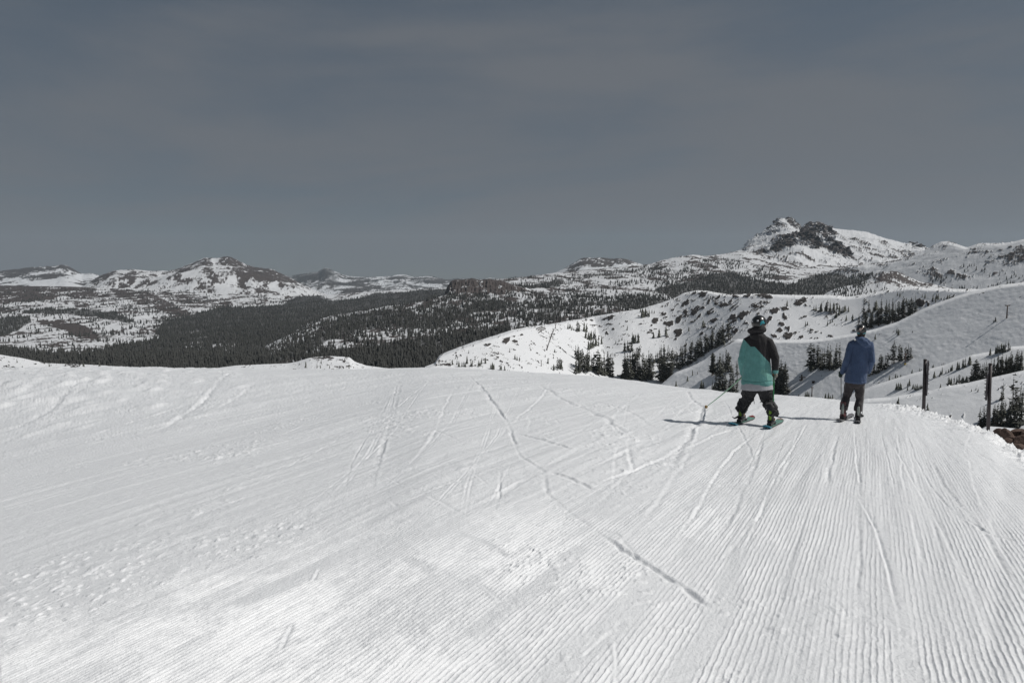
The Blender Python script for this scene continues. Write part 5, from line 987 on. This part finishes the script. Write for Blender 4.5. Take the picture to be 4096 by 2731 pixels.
    logo = [(X(a), Z(b)) for a, b in ((800, 750), (880, 745), (900, 790), (945, 860), (940, 885), (860, 900), (880, 850), (830, 820), (790, 790))]
    face_mat(me, lambda c: np.where(in_poly(c[:, 0], c[:, 2], blk), 1, np.where(in_poly(c[:, 0], c[:, 2], logo) & (c[:, 1] < 0), 2, 0)))
    # helmet, strap, goggles, hair, gloves
    he = helmet(o, (X(752), .01, Z(165)), (.127, .145, .128)); cen, rad = (X(752), .01, Z(165)), (.127, .145, .128)
    def dp(name, m, pts): decal(name, he, cen, rad, [(X(a), Z(b)) for a, b in pts], m)
    dp('vent', M_WHITE, [(722, 126), (745, 124), (748, 142), (724, 144)]); dp('vent', M_WHITE, [(666, 136), (676, 134), (677, 152), (667, 154)])
    dp('emblem', M_STRAP, [(764, 150), (780, 148), (786, 128), (796, 140), (806, 122), (812, 150), (826, 158), (818, 172), (800, 168), (786, 176), (762, 190), (776, 168)])
    dp('emblem', M_CREAM, [(822, 196), (832, 186), (836, 214), (828, 222)])
    bm = bmesh.new(); ball(bm, hc + Vector((0, -.02, -.03)), (.085, .09, .10), 18); bm_obj('hair', bm, M_HAIR, o, True)
    bm = bmesh.new(); add_tube(bm, [hc + Vector((.115, .03, -.03)), hc + Vector((.108, .06, -.08)), hc + Vector((.075, .085, -.12))], [(.018, .022), (.016, .02), (.01, .01)], 10); bm_obj('chin_strap', bm, M_WHITE, he, True)
    bm = bmesh.new(); ball(bm, hc + Vector((0, .105, .005)), (.085, .045, .05), 20); bm_obj('goggles', bm, M_LENS, o, True)
    pL = ground_at(2816, 1631); tip = Wi @ Vector((pL[0], pL[1], near_z(pL[0], pL[1]) - .02)); top = hdL.copy(); ax = (top - tip).normalized()
    bm = bmesh.new(); hand(bm, hdL, ax, 1.1, Vector((.3, -1, 0))); add_tube(bm, [wrL, hdL], [.036, .034], 10); put(eval_remesh('glove', bm, .006, 1), 'glove', o, [M_GLOVE])
    ski_pole(W @ (top + ax * -.02), W @ tip, M_GREENP, M_YEL, M_ORANGE, 'green ski pole slanting out to the snow from the teal skier', .02)
    tR_ = W @ Vector((X(971), -.20, 0)); tR_.z = near_z(tR_.x, tR_.y) + .06; topR = hdR + Vector((-.018, -.02, 0)); ax = (topR - Wi @ tR_).normalized()
    bm = bmesh.new(); hand(bm, topR, ax, 1.1, Vector((1, -.3, 0))); add_tube(bm, [wrR, hdR + Vector((0, 0, .01))], [.042, .036], 10); put(eval_remesh('glove', bm, .006, 1), 'glove', o, [M_GLOVE])
    ski_pole(W @ topR, tR_, M_GREENP, M_YEL, M_ORANGE, 'green ski pole hanging upright beside the teal skier, orange grip', 0.0)
teal_skier()

def blue_skier():
    gl, gr = ground_at(3362, 1680), ground_at(3432, 1686); mid = (gl + gr) / 2; K = (mid[1] + .3) / (F * 3.646) * .985; X = lambda c: (c - 370) * K; Z = lambda c: (1472 - c) * K; print('blue depth', mid)
    def plan(px, row): g = ground_at(px, row); return np.array((g[0], g[1]))
    tL, tR = plan(3352, 1687), plan(3431, 1693); u1 = np.array((.56, .83)); u2 = np.array((.455, .89))
    u1 /= np.linalg.norm(u1); u2 /= np.linalg.norm(u2); tops = [M_SKI2, M_SKI2, M_SKI2, M_BOOT]
    bL = ski(tuple(tL), tuple(tL + u1 * 1.7), .105, tops, 'grey ski under the left foot of the blue skier', near_z, .36, .04); bR = ski(tuple(tR), tuple(tR + u2 * 1.7), .105, tops, 'grey ski under the right foot of the blue skier, in line with the bright track', near_z, .36, .04)
    fm = (bL[0] + bR[0]) / 2; az, W, Wi = frame(3400, Vector((fm.x, fm.y, near_z(fm.x, fm.y)))); sh = (Wi @ bL[0]).x - X(242) ; W = W @ Matrix.Translation((sh, 0, 0)); Wi = W.inverted()
    o = person_root(W, az); tag(o, 'skier seen from behind in a plain blue hoodie, black helmet with cream emblem', 'person')
    f0 = Wi @ Vector((bL[0].x, bL[0].y, bL[3] - .012)); f1 = Wi @ Vector((bR[0].x, bR[0].y, bR[3] - .012)); print('feet', f0, f1, X(240), X(480)); aL = f0 + Vector((0, -.05, .25)); aR = f1 + Vector((0, -.05, .25))
    boot(o, f0, bL[2] + az, 0, M_BOOTR, spine=M_SPOIL); boot(o, f1, bR[2] + az, 0, M_BOOT, spine=M_SPOIL)
    hipL, hipR = Vector((X(310), 0, Z(930))), Vector((X(460), 0, Z(930))); knL, knR = Vector((X(275), .05, Z(1140))), Vector((X(470), .05, Z(1150)))
    shL, shR = Vector((X(318), .0, Z(330))), Vector((X(575), .0, Z(325))); elL, elR = Vector((X(245), -.03, Z(590))), Vector((X(622), -.04, Z(570))); wrL, wrR = Vector((X(200), .05, Z(755))), Vector((X(572), .12, Z(745))); hdL, hdR = Vector((X(175), .08, Z(805))), Vector((X(545), .19, Z(775)))
    hc = Vector((X(447), .02, Z(140)))
    bm = bmesh.new(); ball(bm, hc, (.072, .092, .112), 20); ball(bm, hc + Vector((0, .10, -.02)), (.012, .018, .018), 10); ball(bm, hc + Vector((0, .05, -.09)), (.048, .05, .035), 12); add_tube(bm, [hc + Vector((0, -.01, -.05)), Vector((X(445), 0, Z(290)))], [.054, .06], 14)
    for s in (-1, 1): ball(bm, hc + Vector((s * .075, -.005, -.02)), (.01, .02, .03), 8)
    add_tube(bm, [Vector((X(446), 0, Z(280))), Vector((X(445), 0, Z(345))), Vector((X(445), 0, Z(500))), Vector((X(425), 0, Z(700))), Vector((X(395), 0, Z(840))), Vector((X(388), 0, Z(940)))], [(.075, .07), (.155, .10), (.15, .105), (.135, .1), (.155, .115), (.135, .11)], 20)
    for a, b, c, d in ((shL, elL, wrL, hdL), (shR, elR, wrR, hdR)): add_tube(bm, [a, b, c, d], [.05, .04, .028, .026], 12)
    for a, b, c in ((hipL, knL, aL), (hipR, knR, aR)): add_tube(bm, [a + Vector((0, 0, .03)), a * .5 + b * .5, b, b * .5 + c * .5, c - Vector((0, 0, .18))], [.08, .07, .055, .05, .04], 14)
    put(eval_remesh('body', bm, .011, 2), 'body', o, [M_SKIN])
    for s in (-1, 1): bm = bmesh.new(); ball(bm, hc + Vector((s * .03, .088, .01)), (.012, .01, .008), 10); bm_obj('eye', bm, M_WHITE, o, True)
    bm = bmesh.new(); ball(bm, hc + Vector((0, .094, -.058)), (.026, .012, .007), 10); bm_obj('mouth', bm, M_ORANGE, o, True)
    bm = bmesh.new(); add_tube(bm, [Vector((X(392), 0, Z(830))), Vector((X(386), 0, Z(900))), Vector((X(384), 0, Z(975)))], [(.18, .14), (.185, .145), (.14, .12)], 20)
    for a, b, c, s in ((hipL, knL, aL, -1), (hipR, knR, aR, 1)):
        add_tube(bm, [a + Vector((0, 0, .05)), a + Vector((s * .002, .01, -.06)), a * .45 + b * .55, b, b * .6 + c * .4, b * .25 + c * .75, c + Vector((0, 0, -.04)), c + Vector((0, 0, -.09))], [.095, .097, .085, .074, .073, .076, .082, .08], 18)
    me = eval_remesh('trousers', bm, .009, 3); V, Nn = coords(me); zz = V[:, 2]; d = .5 * np.sin(zz * 34 + 6 * vnoise(V[:, 0] * 7, V[:, 1] * 7, 3)) + fbm(V[:, 0] * 11, zz * 14 + V[:, 1] * 6, 4, 14); V = V + Nn * (.0085 * d)[:, None]; me.vertices.foreach_set('co', V.ravel()); me.update(); put(me, 'trousers', o, [M_PANT2])
    bm = bmesh.new(); add_tube(bm, [Vector((X(446), .0, Z(262))), Vector((X(450), 0, Z(285))), Vector((X(447), 0, Z(330))), Vector((X(448), 0, Z(440))), Vector((X(440), 0, Z(560))), Vector((X(420), 0, Z(700))), Vector((X(402), 0, Z(810))), Vector((X(393), 0, Z(870))), Vector((X(392), 0, Z(908)))], [(.08, .07), (.125, .09), (.172, .115), (.178, .13), (.178, .135), (.192, .145), (.208, .158), (.215, .165), (.205, .155)], 36)
    add_tube(bm, [shL + Vector((.05, 0, .015)), shL, shL * .5 + elL * .5, elL, elL * .5 + wrL * .5, wrL, wrL * .5 + hdL * .5], [.07, .078, .07, .066, .06, .052, .042], 18)
    add_tube(bm, [shR + Vector((-.05, 0, .015)), shR, shR * .5 + elR * .5 + Vector((.008, 0, 0)), elR, elR * .5 + wrR * .5, wrR, wrR * .4 + hdR * .6], [.07, .078, .068, .064, .058, .052, .045], 18)
    # hood hanging to the right
    add_tube(bm, [Vector((X(380), -.03, Z(238))), Vector((X(420), -.085, Z(255))), Vector((X(480), -.115, Z(290))), Vector((X(545), -.115, Z(330))), Vector((X(590), -.09, Z(345)))], [.028, .05, (.066, .05), (.055, .04), .028], 16)
    add_tube(bm, [Vector((X(380), .03, Z(235))), Vector((X(400), -.05, Z(238))), Vector((X(450), -.085, Z(240))), Vector((X(520), -.075, Z(255))), Vector((X(570), -.02, Z(290)))], [.03, .032, .032, .034, .035], 12)
    me = eval_remesh('hoodie', bm, .0075, 3); V, Nn = coords(me); z = V[:, 2]; d = .014 * fbm(V[:, 0] * 11 + z * 3, z * 2.6, 4, 16) + .007 * fbm(V[:, 0] * 7, z * 13 + V[:, 1] * 8, 4, 17) * sstep(.2, .27, np.abs(V[:, 0] - .07)); d -= .008 * np.exp(-((z - Z(862)) / .007) ** 2)
    V = V + Nn * d[:, None]; me.vertices.foreach_set('co', V.ravel()); me.update(); put(me, 'hoodie', o, [M_BLUE])
    cen, rad = (X(447), .015, Z(122)), (.095, .120, .104); he = helmet(o, cen, rad)
    def dp(name, m, pts, l=.0025): decal(name, he, cen, rad, [(X(a), Z(b)) for a, b in pts], m, l)
    dp('emblem', M_CREAM, [(410, 128), (418, 95), (428, 88), (440, 98), (456, 84), (472, 84), (462, 104), (440, 126), (424, 134), (432, 112)])
    dp('goggle_strap', M_STRAP, [(386, 158), (425, 163), (426, 180), (388, 182)]); dp('goggle_strap', M_STRAP, [(466, 165), (512, 158), (510, 180), (466, 182)])
    bm = bmesh.new(); ball(bm, hc + Vector((0, -.02, -.04)), (.078, .085, .10), 18); bm_obj('hair', bm, M_HAIR, o, True)
    bm = bmesh.new(); add_tube(bm, [Vector((X(446), .0, Z(175))), Vector((X(446), 0, Z(215))), Vector((X(446), 0, Z(260)))], [(.07, .075), (.068, .07), (.075, .075)], 16); bm_obj('neck_warmer', bm, M_BLACKC, o, True)
    bm = bmesh.new(); ball(bm, hc + Vector((0, .10, .01)), (.08, .042, .045), 20); bm_obj('goggles', bm, M_LENS, o, True)
    for (hd_, wr_, tp, lb, out) in ((hdL, wrL, (3300 + 240 / 3.646, 1270 + 1462 / 3.646), 'grey ski pole held upright at the left side of the blue skier', Vector((-.6, -.8, 0))), (hdR, wrR, (3300 + 537 / 3.646, 1270 + 1445 / 3.646), 'grey ski pole half hidden at the right leg of the blue skier', Vector((.8, -.5, 0)))):
        g = ground_at(*tp); tip = Vector((g[0], g[1], near_z(g[0], g[1]) - .02)); top = W @ hd_; ax = (hd_ - Wi @ tip).normalized()
        bm = bmesh.new(); hand(bm, hd_, ax, 1.05, out); add_tube(bm, [wr_, hd_], [.038, .034], 10); put(eval_remesh('glove', bm, .006, 1), 'glove', o, [M_GLOVE_D])
        ski_pole(top, tip, M_GREYP, M_BOOT, M_GLOVE_D, lb, 0.0, .009)
blue_skier()
# ------------------------------------------------------------------ the air between
bm = bmesh.new(); bmesh.ops.create_cube(bm, size=1.0, matrix=Matrix.Translation((0, 4500, -150)) @ Matrix.Diagonal((36000, 26000, 2400, 1)))
me = bpy.data.meshes.new('haze'); bm.to_mesh(me); bm.free(); m = bpy.data.materials.new('air'); m.use_nodes = True; t = m.node_tree; t.nodes.clear()
pv = N(t, 'ShaderNodeVolumePrincipled'); pv.inputs['Color'].default_value = (0.72, 0.86, 1.0, 1); pv.inputs['Density'].default_value = 2.2e-5; pv.inputs['Anisotropy'].default_value = 0.1
out = N(t, 'ShaderNodeOutputMaterial'); L(t, pv.outputs[0], out.inputs['Volume']); me.materials.append(m); tag(link('haze', me), kind='stuff')
